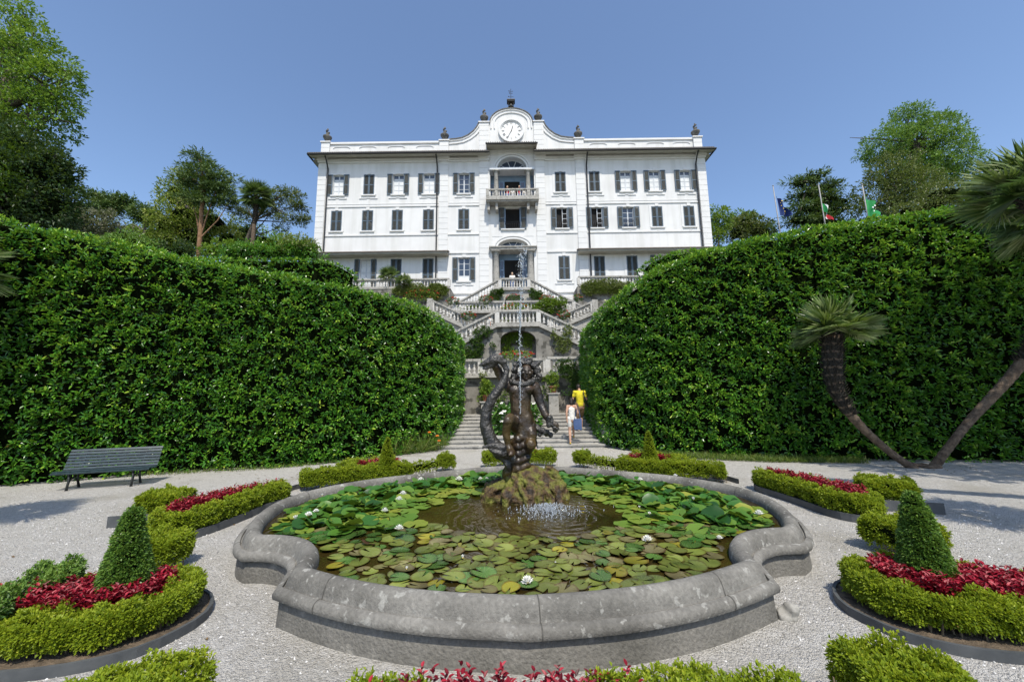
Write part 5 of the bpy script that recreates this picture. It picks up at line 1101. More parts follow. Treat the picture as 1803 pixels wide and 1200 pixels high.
# ================================================================== STATUE
SXc, SYc = .0, 5.95
S = lambda px, py, dy=0.: Vector(ony(px, py, SYc+dy))          # traced in the statue's own plane, then given depth
m, n, l, p = new_mat('mossy_bronze'); t = tex(n, l, 'Noise', 5, 6, 'World'); t2 = tex(n, l, 'Noise', 3.1, 5, 'World')
r = ramp(n, [(.35, (.008, .006, .005)), (.55, (.030, .018, .009)), (.78, (.085, .045, .017))]); l.new(t.outputs[0], r.inputs[0])
r2 = ramp(n, [(.44, (0, 0, 0)), (.60, (1, 1, 1))]); l.new(t2.outputs[0], r2.inputs[0])
g = n.new('ShaderNodeNewGeometry'); sx = n.new('ShaderNodeSeparateXYZ'); l.new(g.outputs['Position'], sx.inputs[0])
mr = n.new('ShaderNodeMapRange'); l.new(sx.outputs['Z'], mr.inputs[0]); mr.inputs[1].default_value = .8; mr.inputs[2].default_value = 1.75; mr.inputs[3].default_value = 1; mr.inputs[4].default_value = .12
mm = n.new('ShaderNodeMath'); mm.operation = 'MULTIPLY'; l.new(mr.outputs[0], mm.inputs[0]); l.new(r2.outputs[0], mm.inputs[1])
l.new(mixc(n, l, mm.outputs[0], r.outputs[0], (.085, .055, .011)), p.inputs['Base Color']); p.inputs['Roughness'].default_value = .42; p.inputs['Specular IOR Level'].default_value = .6
bump(n, l, p, tex(n, l, 'Noise', 45, 6, 'World').outputs[0], .45, .012); M['bronze'] = m
M['serpent'] = noise_mat('dark_scaled_bronze', (.007, .0065, .006), (.05, .046, .04), 7, .38, .8, 42, .02, spec=.6)
m, n, l, p = new_mat('mossy_rock'); t = tex(n, l, 'Noise', 7, 7, 'World'); r = ramp(n, [(.34, (.03, .020, .010)), (.45, (.085, .048, .015)), (.54, (.105, .095, .013)), (.66, (.14, .15, .015)), (.78, (.12, .068, .02))]); l.new(t.outputs[0], r.inputs[0])
t3 = tex(n, l, 'Noise', 30, 4, 'World'); r3 = ramp(n, [(.3, (.5, .5, .5)), (.7, (1.2, 1.2, 1.2))]); l.new(t3.outputs[0], r3.inputs[0])
l.new(mixc(n, l, 1., r.outputs[0], r3.outputs[0], 'MULTIPLY'), p.inputs['Base Color']); p.inputs['Roughness'].default_value = .7; bump(n, l, p, t3.outputs[0], .9, .03); M['mossrock'] = m
stc = S(918, 850); statue = thing('fountain_statue', (stc.x, SYc, WZ), 'dark mossy statue of a boy wrestling a sea serpent on a rock in the pond', 'statue')
mb = MB()
# rock: two tiers of sloping folds
b0 = S(920, 882); mb.ell((b0.x, SYc, .30), (.54, .42, .17), 20); mb.ell((b0.x+.06, SYc, .46), (.30, .25, .22), 20)
r_ = random.Random(5)
for i in range(26):
    a = 2*math.pi*i/26+.1*r_.random(); ca, sa = math.cos(a), math.sin(a); o = r_.uniform(.9, 1.08); tw = r_.uniform(-.25, .25)
    mb.limb([(b0.x+.36*ca, SYc+.28*sa, .46+.02*r_.random()), (b0.x+.50*o*math.cos(a+tw*.5), SYc+.40*o*math.sin(a+tw*.5), .42), (b0.x+.60*o*math.cos(a+tw), SYc+.47*o*math.sin(a+tw), .18)], [.04, .05*r_.uniform(.7, 1.4), .05], 10)
for i in range(13):
    a = 2*math.pi*i/13; ca, sa = math.cos(a), math.sin(a); tw = .5
    mb.limb([(b0.x+.10*ca, SYc+.10*sa, .67), (b0.x+.06+.24*math.cos(a+tw), SYc+.22*math.sin(a+tw), .58+.04*r_.random()), (b0.x+.08+.36*math.cos(a+2*tw), SYc+.3*math.sin(a+2*tw), .47)], [.05, .06, .05], 10)
mb.limb([S(965, 826), S(978, 836, .02), S(984, 850, 0), S(968, 852, -.1)], [.07, .075, .06, .06], 10); mb.limb([S(985, 856), S(990, 866), S(993, 878)], [.09, .10, .08], 10); mb.limb([S(862, 868), S(853, 876), S(851, 886)], [.08, .08, .07], 10)
remeshed(mb, 'rock_base', .014, 'mossrock', statue, 1, .03, 9)
# the boy, with the coiled trunk below him
mb = MB()
mb.limb([S(908, 836, .02), S(912, 815, .02), S(918, 796, .02), S(922, 778), S(924, 755), S(921, 738)], [.20, .165, .145, .15, .165, .16], 16)
for k in range(5): y = 832-k*13; mb.limb([S(893+k, y, -.10), S(912, y-7, -.16), S(930-k, y-14, -.08)], [.05, .06, .045], 10)
mb.limb([S(921, 742), S(917, 724), S(916, 706), S(916, 690), S(918, 680)], [.155, .155, .158, .165, .135], 16)      # belly to chest
mb.ell(S(906, 686, -.10), (.085, .06, .075), 12); mb.ell(S(929, 685, -.10), (.085, .06, .075), 12)                 # chest
for k in range(3):
    for s in (-1, 1): mb.ell(S(917+s*6, 700+k*11, -.105), (.05, .035, .04), 10)
mb.ell(S(917, 726, -.09), (.09, .06, .06), 12); mb.ell(S(908, 742, -.05), (.11, .1, .09), 12); mb.ell(S(928, 742, -.04), (.10, .1, .1), 12)
mb.limb([S(898, 682), S(918, 676), S(939, 681)], [.085, .09, .085], 12)                                              # shoulders
mb.limb([S(921, 675, -.02), S(925, 662, -.03)], [.065, .06], 12)
mb.limb([S(940, 679), S(948, 697), S(953, 713, -.02), S(959, 729, -.07), S(966, 740, -.10)], [.085, .072, .062, .052, .042], 12)   # arm holding the shell
mb.limb([S(896, 679, .03), S(886, 668, .05), S(879, 657, .03), S(872, 645, -.03), S(870, 638, -.06)], [.085, .078, .07, .058, .042], 12)   # raised arm
for k in range(4): a = S(866+k*3.0, 637, -.09); mb.limb([a, a+Vector((.0, -.035, .035)), a+Vector((.01, -.02, .07+.006*k))], [.017, .016, .013], 8)
mb.limb([S(872, 641, -.07), S(877, 637, -.12), S(876, 633, -.13)], [.02, .018, .014], 8)
a = S(968, 743, -.12); mb.ell(a, (.05, .035, .045), 10)
for k in range(4): q = a+Vector((.015+.022*k, -.03, .02-.016*k)); mb.limb([q, q+Vector((.035, -.035, -.005)), q+Vector((.03, -.05, -.045-.005*(k % 2)))], [.016, .015, .012], 8)
mb.limb([a+Vector((-.03, -.02, .0)), a+Vector((-.02, -.065, .01)), a+Vector((.01, -.08, -.01))], [.018, .016, .012], 8)
# legs: raised knee on the left, kneeling on the right
mb.limb([S(908, 748, -.05), S(898, 738, -.22), S(895, 741, -.30)], [.11, .085, .07], 14); mb.limb([S(895, 741, -.30), S(891, 762, -.26), S(894, 782, -.24), S(899, 795, -.26)], [.07, .06, .045, .055], 12); mb.ell(S(900, 797, -.31), (.055, .10, .055), 12)
for k in range(5): mb.ell(S(896.5+k*1.9, 800, -.40+.012*k), (.016, .028, .016), 8)
mb.limb([S(930, 748), S(935, 765, -.10), S(932, 782, -.12)], [.12, .09, .07], 14); mb.limb([S(934, 782, -.16), S(926, 796, -.02), S(920, 810, .05)], [.085, .07, .06], 12)
# head with features
hc = S(927, 655, -.05); R_ = Matrix.Rotation(.25, 3, 'X')
mb.ell(hc, (.085, .098, .115), 18, R_); mb.ell(hc+Vector((0, -.045, -.065)), (.058, .055, .055), 12)
mb.limb([hc+Vector((.004, -.095, .02)), hc+Vector((.004, -.122, -.022))], [.014, .022], 8)
for s in (-1, 1): mb.limb([hc+Vector((s*.018, -.094, .035)), hc+Vector((s*.06, -.075, .035))], [.016, .014], 8); mb.ell(hc+Vector((s*.05, -.075, -.02)), (.03, .025, .028), 8); mb.ell(hc+Vector((s*.088, .0, -.005)), (.014, .024, .03), 8)
mb.ell(hc+Vector((0, -.098, -.055)), (.032, .016, .009), 8); mb.ell(hc+Vector((0, -.096, -.073)), (.026, .016, .009), 8); mb.ell(hc+Vector((0, -.085, -.105)), (.026, .024, .02), 8)
body = remeshed(mb, 'boy', .0105, 'bronze', statue, 3, .010, 9)
mb = MB()
for (px, py, dy, q) in ((908, 652, 0, .055), (907, 663, .0, .05), (905, 672, -.05, .055), (911, 643, 0, .055), (920, 639, -.02, .06), (931, 639, -.02, .06), (939, 645, 0, .06), (944, 653, 0, .058), (947, 661, -.02, .05), (941, 667, 0, .05), (926, 642, .07, .1), (930, 660, .08, .09), (943, 642, .03, .05), (915, 660, .05, .06)):
    c_ = S(927+(px-927)*1.12, 655+(py-655)*1.1, dy); mb.ell(c_, (q, q, q*.9), 10); mb.ell(c_+Vector((q*.7*math.cos(px), -q*.4, q*.7*math.sin(px))), q*.5, 8)
mb.limb([S(900, 671, -.05), S(908, 674, -.1), S(918, 676, -.11), S(930, 675, -.12), S(940, 668, -.06)], [.045, .04, .05, .05, .04], 10)
remeshed(mb, 'hair', .011, 'serpent', statue, 1, .018, 14)
mb = MB()
mb.limb([S(900, 806, -.12), S(880, 795, -.16), S(863, 774, -.16), S(855, 748, -.15), S(856, 724, -.15), S(867, 700, -.16), S(880, 682, -.15), S(889, 666, -.13), S(892, 652, -.11), S(888, 641, -.11), S(880, 634, -.12), S(871, 633, -.12)], [.11, .106, .10, .09, .08, .07, .06, .052, .046, .044, .052, .064], 14)
mb.limb([S(871, 633, -.12), S(861, 636, -.13), S(850, 641, -.13), S(844, 643, -.13)], [.08, .055, .035, .018], 10); mb.limb([S(868, 641, -.12), S(858, 647, -.12), S(851, 649, -.12)], [.05, .032, .016], 10)
for px, py, q in ((874, 628, .05), (867, 629, .045), (882, 630, .045), (889, 637, .035), (860, 632, .03), (856, 636, .03), (864, 625, .02)): mb.ell(S(px, py, -.14), q, 8)
sp = remeshed(mb, 'serpent', .012, 'serpent', statue, 2, .008, 18)
mb = MB()
pts = [S(898, 800, -.2), S(884, 788, -.26), S(868, 784, -.3), S(851, 786, -.32)]
mb.limb(pts, [.05, .07, .05, .018], 10); mb.limb([S(896, 803, -.22), S(880, 797, -.3), S(862, 792, -.33)], [.05, .05, .02], 10); mb.ell(S(884, 793, -.26), (.14, .05, .06), 12, Matrix.Rotation(.3, 3, 'Y')); mb.limb([S(884, 803, -.2), S(893, 815, -.2), S(897, 826, -.18)], [.045, .05, .04], 10)
remeshed(mb, 'tail_fin', .012, 'serpent', statue, 1, .012, 12)
mb = MB()
for i in range(9):
    t = i/8; a = t*5; q = S(962+t*17, 748-8*math.sin(t*3)+t*2, -.15); mb.ell(q+Vector((.03*math.cos(a), -.02, .04*math.sin(a))), .055-.025*abs(t-.4), 10)
for (px, py, q) in ((962, 762, .05), (955, 757, .045), (951, 765, .035), (970, 765, .04), (978, 757, .035)): mb.ell(S(px, py, -.05), q, 8)
mb.limb([S(944, 752, 0), S(951, 757, -.05), S(960, 760, -.1)], [.05, .045, .04], 10)
remeshed(mb, 'shell', .011, 'serpent', statue, 1, .015, 18)
# water jet
m, n, l, p = new_mat('spray_water'); p.inputs['Base Color'].default_value = (.85, .9, .95, 1); p.inputs['Roughness'].default_value = .08; p.inputs['IOR'].default_value = 1.33; p.inputs['Transmission Weight'].default_value = .8; p.inputs['Specular IOR Level'].default_value = .9
M['spray'] = m
jet = thing('water_jet', S(916, 729, -.2), 'thin white water jet rising in front of the statue and breaking into drops', 'water jet')
jr = random.Random(11); mb = MB(); pts = []; rr = []
y = 729.
while y > 545: t = (729-y)/184; pts.append(S(916-.6*t+jr.gauss(0, .45+.8*t), y, -.2)); rr.append(.0055+.005*t*jr.random()+.003*jr.random()); y -= 2.2
mb.tube(pts, rr, 6)
for i in range(60): t = jr.random(); q = .003+.004*jr.random(); mb.ell(S(916+jr.gauss(0, 1.2+2*t), 725-180*t, -.2+jr.gauss(0, .02)), (q, q, q*(1+3*jr.random())), 6)
mb.build('jet_column', 'spray', jet, True)
mb = MB()
for i in range(430):
    t = jr.random()**.9; y = 565-133*t; w = 1.2+11*t*(1-.25*t); q = .003+.006*jr.random()**3
    mb.ell(S(916+4*t+jr.gauss(0, w*.5), y+jr.gauss(0, 4), -.2+jr.gauss(0, .07)), (q*.8, q*.8, q*(1.2+2.2*jr.random())), 6)
mb.build('falling_drops', 'spray', jet, True)['kind'] = 'stuff'
spl = onz(965, 900, WZ); splash = thing('water_splash', (spl[0], spl[1], WZ), 'white splash where the jet falls back beside the mossy rock', 'splash'); mb = MB()
for i in range(1300):
    a = jr.random()*6.283; q = abs(jr.gauss(0, 1)); rr = .20*q
    h_ = max(0, .055*math.exp(-q*q*.6)*jr.random()*1.6)
    q = .0025+.006*jr.random()**3; mb.ell((spl[0]+rr*1.3*math.cos(a), spl[1]+rr*math.sin(a), WZ+.003+h_), (q, q, q*(1+2.5*jr.random()**2)), 6)
mb.build('droplets', 'spray', splash, True)['kind'] = 'stuff'

# ================================================================== BENCH
fl, fr_, bl = onz(122, 862, 0), onz(236, 854, 0), onz(146, 856, 0)
ux = unit((fr_-fl)[:2]); uy = np.array([-ux[1], ux[0]])       # along the bench, towards the hedge
BO = (fl+fr_)/2
bench = thing('park_bench', (BO[0], BO[1], 0), 'dark blue green slatted park bench on cast iron legs in front of the left hedge', 'bench')
def bp(a, d, z): return (BO[0]+ux[0]*a+uy[0]*d, BO[1]+ux[1]*a+uy[1]*d, z)
prof = [(d*.86, z*.83) for d, z in ((-.14, .40), (-.06, .43), (.02, .425), (.10, .41), (.18, .40), (.255, .405), (.315, .45), (.35, .52), (.38, .59), (.41, .66), (.44, .73), (.47, .80), (.51, .865))]
BL = .77
def slat(mb, d, z, ang, w=.0215, th=.012):
    c_, s_ = math.cos(ang), math.sin(ang); q = [(d-w*c_+th*s_, z-w*s_-th*c_), (d+w*c_+th*s_, z+w*s_-th*c_), (d+w*c_-th*s_, z+w*s_+th*c_), (d-w*c_-th*s_, z-w*s_+th*c_)]
    mb.hexa([bp(-BL, a, b_) for a, b_ in q], [bp(BL, a, b_) for a, b_ in q])
for rngi, nm in ((range(0, 6), 'seat'), (range(6, 13), 'backrest')):
    mb = MB()
    for i in rngi:
        a, b_ = prof[max(0, i-1)], prof[min(12, i+1)]; slat(mb, prof[i][0], prof[i][1], math.atan2(b_[1]-a[1], b_[0]-a[0]))
    o = mb.build(nm, 'benchpaint', bench)
for a in (-.50, .50):
    mb = MB(); mb.tube([bp(a, d, z-.03) for d, z in prof], .018, 6)
    mb.tube([bp(a, -.09, .33), bp(a, -.08, .16), bp(a, -.11, .0)], [.02, .018, .024], 6); mb.tube([bp(a, .2, .32), bp(a, .21, .16), bp(a, .28, .0)], [.02, .018, .024], 6)
    mb.tube([bp(a, -.09, .08), bp(a, -.03, .19), bp(a, .07, .24), bp(a, .16, .19), bp(a, .24, .08)], .012, 6); mb.tube([bp(a, .07, .24), bp(a, .07, .33)], .012, 6)
    mb.build('leg_frame', 'iron', bench, True)

# ================================================================== PALMS
def frond_arrays(hub, d, size, r_, n_=28, fan=1.75, droop=.25):
    """blades of one fan leaf: petiole from hub along d, then blades radiating in the plane"""
    d = unit(np.asarray(d, float)); side = unit(np.cross(d, [0, 0, 1.])+1e-6); up = np.cross(side, d); ro = r_.normal(0, .45); side, up = side*math.cos(ro)+up*math.sin(ro), up*math.cos(ro)-side*math.sin(ro); c_ = np.asarray(hub)+d*size*.42
    a = np.linspace(-fan, fan, n_)+r_.normal(0, .03, n_); ax = np.cos(a)[:, None]*d+np.sin(a)[:, None]*side+up*.12; ln = size*(.62-.10*np.abs(a)/fan)*(.9+.2*r_.random(n_))
    return np.tile(c_, (n_, 1)), ax, np.tile(up, (n_, 1))+.3*side*np.sign(a)[:, None]*.5, ln, np.full(n_, size*.034), c_
def palm(label, trunk, tr, crown, size, nf, seed, elmin=-.5, shag=0, elmax=1.3, dirs=None, name='fan_palm', base=None):
    r_ = np.random.default_rng(seed); root = thing(name, base or trunk[0], label, 'palm', 'fan palms')
    if trunk is not None and tr:
        tp = resample(smooth_path(np.column_stack([np.array(trunk), tr]), 2), .06); k = 14
        mb = MB(); mb.tube([tuple(q[:3]) for q in tp], [q[3]*(1+.05*math.sin(i*2.1)) for i, q in enumerate(tp)], k); mb.build('trunk', 'palmbark', root, True)
        if shag:
            m_ = int(len(tp)*(1-shag)); mb = MB(); mb.tube([tuple(q[:3]) for q in tp[m_:]], [q[3]*1.02 for q in tp[m_:]], k); mb.build('fibre_coat', 'palmfibre', root, True); pos = []; A = []; N_ = []
            for i in range(m_, len(tp)):
                for j in range(13):
                    a = 6.283*j/13+i*2.4+r_.normal(0, .15); rr = tp[i][3]; dv = np.array([math.cos(a), math.sin(a), .0]); pos.append(tp[i][:3]+dv*rr*.92); A.append(dv+np.array([0, 0, .75])+r_.normal(0, .15, 3)); N_.append(dv)
            pos, A, N_ = map(np.array, (pos, A, N_)); put('leaf_bases', leaf_mesh('leaf_bases', pos, A, N_, .11*(.6+.8*r_.random(len(pos))), np.full(len(pos), .055), r_.random(len(pos))), 'palmfibre', root)
    hub = np.asarray(crown); AR = [[] for _ in range(5)]; RN = []; mb = MB()
    for i in range(nf):
        if dirs is not None: d = np.array(dirs[i % len(dirs)])+r_.normal(0, .12, 3)
        else: a = i*2.4+r_.normal(0, .15); el = elmin+(elmax-elmin)*((i+.5)/nf)+r_.normal(0, .1); d = np.array([math.cos(a)*math.cos(el), math.sin(a)*math.cos(el), math.sin(el)])
        *q, c_ = frond_arrays(hub, d, size*(.85+.25*r_.random()), r_)
        for z, v in zip(AR, q): z.append(v)
        RN.append(np.clip(.45+.2*r_.normal()+.25*r_.normal(0, 1, len(q[0])), 0, 1)); mb.tube([tuple(hub), tuple((hub+c_)/2+[0, 0, .02]), tuple(c_)], [.016, .011, .008], 5, False)
    put('fronds', leaf_mesh('fronds', *[np.concatenate(z) for z in AR], np.concatenate(RN), droop=.18, fold=.35), 'palmleaf', root); mb.build('leaf_stalks', 'palmleaf', root)
    return root
PB = onz(1612, 823, 0); T = [(PB[0], PB[1], -.05)]+[tuple(ony(px, py, PB[1]+.0)) for px, py in ((1580, 806), (1545, 778), (1510, 745), (1485, 712), (1470, 680), (1466, 645), (1465, 612), (1466, 588))]
palm('palm with bowed trunk leaning left, small round crown before the right hedge', T, [.085, .078, .08, .092, .115, .15, .185, .205, .185], T[-1][:2]+(T[-1][2]+.02,), .95, 34, 4, -.22, .52)
T2 = [(PB[0]+.42, PB[1]+.05, -.05)]+[tuple(ony(px, py, PB[1]-.15-dy)) for px, py, dy in ((1672, 785, 0), (1705, 742, 0), (1750, 695, .1), (1800, 640, .3), (1840, 560, .6), (1850, 470, .9), (1840, 392, 1.2))]
palm('palm with trunk slanting right and a wide crown at the right picture edge', T2, [.10, .08, .085, .10, .11, .13, .15, .16], T2[-1], .95, 30, 5, -.85, .5, elmax=.55)
mb = MB()
for k in range(7): mb.ell((PB[0]+.2+rng.normal(0, .16), PB[1]+.02+rng.normal(0, .07), .02), (.14, .1, .06), 10)
o = remeshed(mb, 'palm_root', .02, 'palmbark', None, 2, .03, 8); tag(o, 'knobbly root stock joining the two leaning palms at the gravel', 'palm root')
LPc = ony(-118, 470, 7.4); palm('palm outside the left edge reaching pale fronds into the picture', [(LPc[0]-.5, 7.3, 0), (LPc[0]-.35, 7.35, 1.6), (LPc[0]-.1, 7.4, 3.2), tuple(LPc)], [.16, .15, .16, .18], tuple(LPc), 1.0, 34, 8, -.5, .4)
def shade_palm(label, px, py, h, dx, seed, size=1.0):
    g_ = onz(px, py, 0); c_ = (g_[0]+h*.044, g_[1]-h/math.tan(SUN_EL), h); palm(label, [(c_[0]+dx, c_[1]+.1, 0), (c_[0]+dx*.8, c_[1]+.08, h*.4), (c_[0]+dx*.2, c_[1], h*.85), c_], [.13, .12, .12, .16], c_, size, 30, seed, -.3, .4)
shade_palm('palm outside the right edge leaning over the gravel, shading the box blocks', 1560, 855, 4.2, 3.2, 9, .8)
shade_palm('second palm outside the right edge, nearer the camera', 1775, 905, 3.6, 2.2, 19, .95)
shade_palm('palm outside the left edge shading the gravel before the bench', 60, 902, 3.6, -2.0, 29, .9)

# ================================================================== TREES
def tree(name, label, Y, blobs, trunk, n_leaf, L, mat, tr=.25, sp=.85, up=.3, kind='leafy', group=None, barkm='bark', per=6, limbs=True, dz=1.0, core=True, asp=.5):
    """blobs: (px, py, rx, ry[, dy]) in the photo at depth Y; trunk: list of px, py"""
    T_ = [ony(px, py, Y) for px, py in trunk]; T_[0][2] = min(T_[0][2], hill_z(T_[0][0], Y)) if Y > 15 else 0
    root = thing(name, tuple(T_[0]), label, 'tree', group); P_ = []; D = []; tone = []; tot = sum(q[2]*q[3] for q in blobs); cs = []; kk = 1.04*Y/FPX
    mbc = MB()
    for q in blobs:
        px, py, rx, ry = q[:4]; dy = q[4] if len(q) > 4 else 0; c_ = ony(px, py, Y)*1.0; c_[1] += dy; R_ = np.array([rx*kk, min(rx, ry*1.6)*kk*dz, ry*kk]); cs.append((c_, R_))
        m_ = int(n_leaf/per*rx*ry/tot)+3
        if kind == 'conifer':      # flat tiers
            np__ = 9; pc = unit(rng.normal(0, 1, (np__, 3)))*rng.random((np__, 1))**.5; pi_ = rng.integers(0, np__, m_); a = rng.random(m_)*6.283; u_ = rng.random(m_)**.6; pr = R_[0]*.42
            pp = c_+pc[pi_]*R_*.85+np.column_stack([np.cos(a)*u_*pr, np.sin(a)*u_*pr, rng.normal(0, .06*R_[2]+.02, m_)+.10*pr-.28*pr*u_**2]); dd = unit(np.column_stack([np.cos(a)+.6*pc[pi_, 0], np.sin(a)+.6*pc[pi_, 1], .12+.12*rng.normal(size=m_)]))
        else:
            d = unit(rng.normal(0, 1, (m_, 3))); rad_ = (.35+.65*rng.random((m_, 1))**.45)*(1+.30*wob(d*2.2, 1, px)[:, None]+.16*wob(d*6, 1, py)[:, None]); pp = c_+d*R_*rad_; dd = d
            w_ = wob(pp, 2.4/max(.8, R_[0]*.6), px*.1); keep = w_ > -.33; pp, dd = pp[keep], dd[keep]
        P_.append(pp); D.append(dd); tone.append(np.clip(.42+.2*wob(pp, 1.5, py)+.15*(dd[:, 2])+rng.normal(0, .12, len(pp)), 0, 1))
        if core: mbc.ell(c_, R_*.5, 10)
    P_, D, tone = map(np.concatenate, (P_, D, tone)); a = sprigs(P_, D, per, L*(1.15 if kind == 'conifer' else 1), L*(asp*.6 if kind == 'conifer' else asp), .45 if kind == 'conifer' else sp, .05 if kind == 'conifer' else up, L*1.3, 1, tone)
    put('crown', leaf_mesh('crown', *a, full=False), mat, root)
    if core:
        ic = mbc.build('shade_core', 'core', root)  # dark ellipsoids filling the crown in place of shade
    mb = MB(); n_ = len(T_); mb.tube([tuple(t_) for t_ in T_], [tr*(1-.55*i/max(1, n_-1)) for i in range(n_)], 10)
    if limbs:
        for c_, R_ in cs:
            for _ in range(1 if kind == 'conifer' else 3):
                s_ = T_[max(1, n_-1-rng.integers(0, max(1, n_-1)))]; e = c_+R_*rng.normal(0, .45, 3); mid_ = (s_+e)/2+rng.normal(0, .12, 3)*R_[0]; mb.tube([tuple(s_), tuple(mid_), tuple(e)], [tr*.38, tr*.22, tr*.06], 6, False)
    mb.build('trunk', barkm, root, True)
    return root
tree('broadleaf_tree', 'tall light green tree rising out of the upper left corner', 17, [(20, 60, 45, 45), (10, 130, 85, 60), (90, 150, 50, 40), (60, 200, 60, 45), (120, 130, 20, 18), (35, 20, 22, 30), (15, 230, 60, 40), (-60, 120, 70, 110), (105, 185, 30, 25), (75, 95, 40, 35), (60, 60, 30, 18)], [(-40, 420), (-25, 300), (0, 200), (20, 110)], 24000, .17, 'tree', .3, core=False)
tree('broadleaf_tree', 'dark evergreen tree at the left edge under the tall light one', 15.5, [(20, 300, 80, 70), (70, 320, 55, 60), (90, 290, 30, 30), (30, 370, 80, 45), (85, 365, 42, 40), (15, 260, 70, 40)], [(10, 450), (15, 390), (30, 320)], 22000, .16, 'treedark', .25)
tree('broadleaf_tree', 'medium green shrubby crown low at the left edge', 14.8, [(8, 285, 26, 45), (10, 330, 34, 30)], [(0, 430), (5, 330)], 4200, .15, 'tree', .12)
tree('cedar_tree', 'spreading dark cedar on the hill left of the yellowish trees', 58, [(160, 345, 22, 10), (195, 350, 30, 13), (215, 365, 22, 10), (180, 370, 25, 10), (225, 352, 12, 7)], [(185, 420), (185, 380), (180, 345)], 5200, .55, 'conifer', .4, kind='conifer', core=False)
tree('olive_tree', 'grey brown feathery tree beside the dark left tree', 36, [(140, 385, 32, 24), (175, 390, 28, 22), (155, 405, 40, 18), (120, 380, 16, 20)], [(152, 440), (150, 410), (148, 385)], 5200, .3, 'greyleaf', .2, core=False)
tree('pine_tree', 'small thin dark pine on the hillside left of the yellow flowering tree', 46, [(252, 372, 16, 10), (268, 378, 14, 9), (258, 385, 18, 8), (245, 383, 10, 6)], [(247, 436), (255, 405), (258, 372)], 2600, .4, 'conifer', .2, kind='conifer', core=False)
tree('flowering_tree', 'yellow green tree with cream blossom beside the red trunked pine', 38, [(310, 345, 28, 35), (330, 385, 50, 35), (300, 400, 35, 32), (345, 420, 55, 28), (375, 395, 40, 30), (322, 310, 20, 15), (295, 425, 30, 18), (400, 420, 24, 20)], [(340, 460), (338, 400), (330, 350)], 17000, .25, 'cream', .25)
tree('pine_tree', 'tall pine with bare reddish trunk left of the villa', 34, [(348, 280, 26, 12), (360, 300, 42, 14), (345, 320, 40, 13), (385, 310, 30, 14), (372, 330, 34, 12), (340, 345, 26, 12), (395, 335, 24, 12), (360, 355, 34, 12), (398, 352, 20, 14)], [(350, 462), (352, 420), (355, 370), (360, 330), (352, 282)], 11000, .3, 'conifer', .22, kind='conifer', barkm='redbark', core=False)
tree('leaning_tree', 'tree with leaning trunk and drooping open canopy between palm and villa', 35, [(480, 345, 40, 16), (510, 340, 30, 14), (525, 360, 20, 22), (480, 370, 34, 12), (450, 375, 26, 12), (420, 370, 22, 14), (510, 385, 24, 14), (530, 385, 12, 18), (495, 400, 14, 10)], [(428, 455), (436, 420), (448, 388), (470, 360), (495, 345)], 7000, .24, 'olive', .2, kind='conifer', core=False, barkm='bark')
PT = [ony(443, 450, 33), ony(446, 410, 33), ony(450, 375, 33), ony(452, 345, 33)]; PT[0][2] = hill_z(PT[0][0], 33)
palm('tall palm with slim trunk seen against the sky left of the villa', [tuple(q) for q in PT], [.2, .16, .16, .2], tuple(PT[-1]), 1.5, 40, 12, -1.0, .25)
for px, py, Y, s_, lab in ((685, 488, 30.5, .95, 'small palm in front of the left wing, below the shutters'), (712, 497, 30.0, .8, 'low palm by the left end of the wing terrace balustrade')):
    q = ony(px, py, Y); palm(lab, [(q[0], Y, q[2]-1.6), (q[0], Y, q[2]-.8), tuple(q)], [.1, .1, .1], tuple(q), s_, 24, int(px), -.5)
for px, py, rx, ry, Y, mat, lab in ((270, 415, 30, 22, 50, 'tree', 'green bush on the hill beside the little grey house'), (200, 412, 40, 22, 52, 'olive', 'olive green bush below the cedar on the hill'), (225, 428, 45, 16, 30, 'treelight', 'light green bush just above the left hedge'), (465, 430, 40, 24, 50, 'tree', 'green hillside tree behind the leaning trunk'), (500, 432, 30, 18, 60, 'tree', 'far rounded tree behind the hedge left of the villa'), (430, 415, 26, 30, 48, 'treedark', 'dark shrub behind the palm trunk'), (105, 425, 40, 22, 30, 'yelgreen', 'yellow green shrub over the left hedge at the far left'), (528, 432, 26, 16, 27, 'pale_ivy', 'pale clipped shrub beside the left corner of the villa'), (300, 440, 40, 16, 32, 'treedark', 'dark shrub at the foot of the yellow green tree'), (393, 440, 40, 14, 30, 'tree', 'mid green shrub between the red trunk and the palm')):
    tree('shrub', lab, Y, [(px, py, rx, ry), (px-rx*.5, py+ry*.3, rx*.6, ry*.7), (px+rx*.5, py+ry*.25, rx*.6, ry*.75)], [(px, py+ry+8), (px, py)], 2200, max(.14, Y*.007), mat, .1, limbs=False, group='shrubs on the hillside')
for px_, w_, lab_ in LOWB: tree('shrub', lab_, 27, [(px_-w_*.6, 446, w_*.6, 12), (px_, 442, w_*.7, 14), (px_+w_*.6, 447, w_*.6, 12)], [(px_, 470), (px_, 446)], 3600, .17, 'laurel', .1, limbs=False, group='shrubs on the hillside')
tree('willow_tree', 'light feathery tree just right of the villa corner', 40, [(1262, 395, 18, 28), (1272, 385, 14, 18), (1255, 420, 16, 20)], [(1265, 450), (1264, 410)], 3000, .28, 'yelgreen', .15, core=False)
tree('broadleaf_tree', 'low rounded trees between villa and flagpole', 44, [(1310, 395, 24, 18), (1330, 405, 26, 16), (1295, 412, 20, 16), (1345, 408, 20, 14)], [(1315, 440), (1315, 405)], 4000, .32, 'olive', .2)
tree('broadleaf_tree', 'small bright tree right of the feathery tree by the villa', 47, [(1300, 388, 13, 12), (1318, 384, 11, 9)], [(1306, 430), (1306, 390)], 1100, .32, 'treelight', .15)
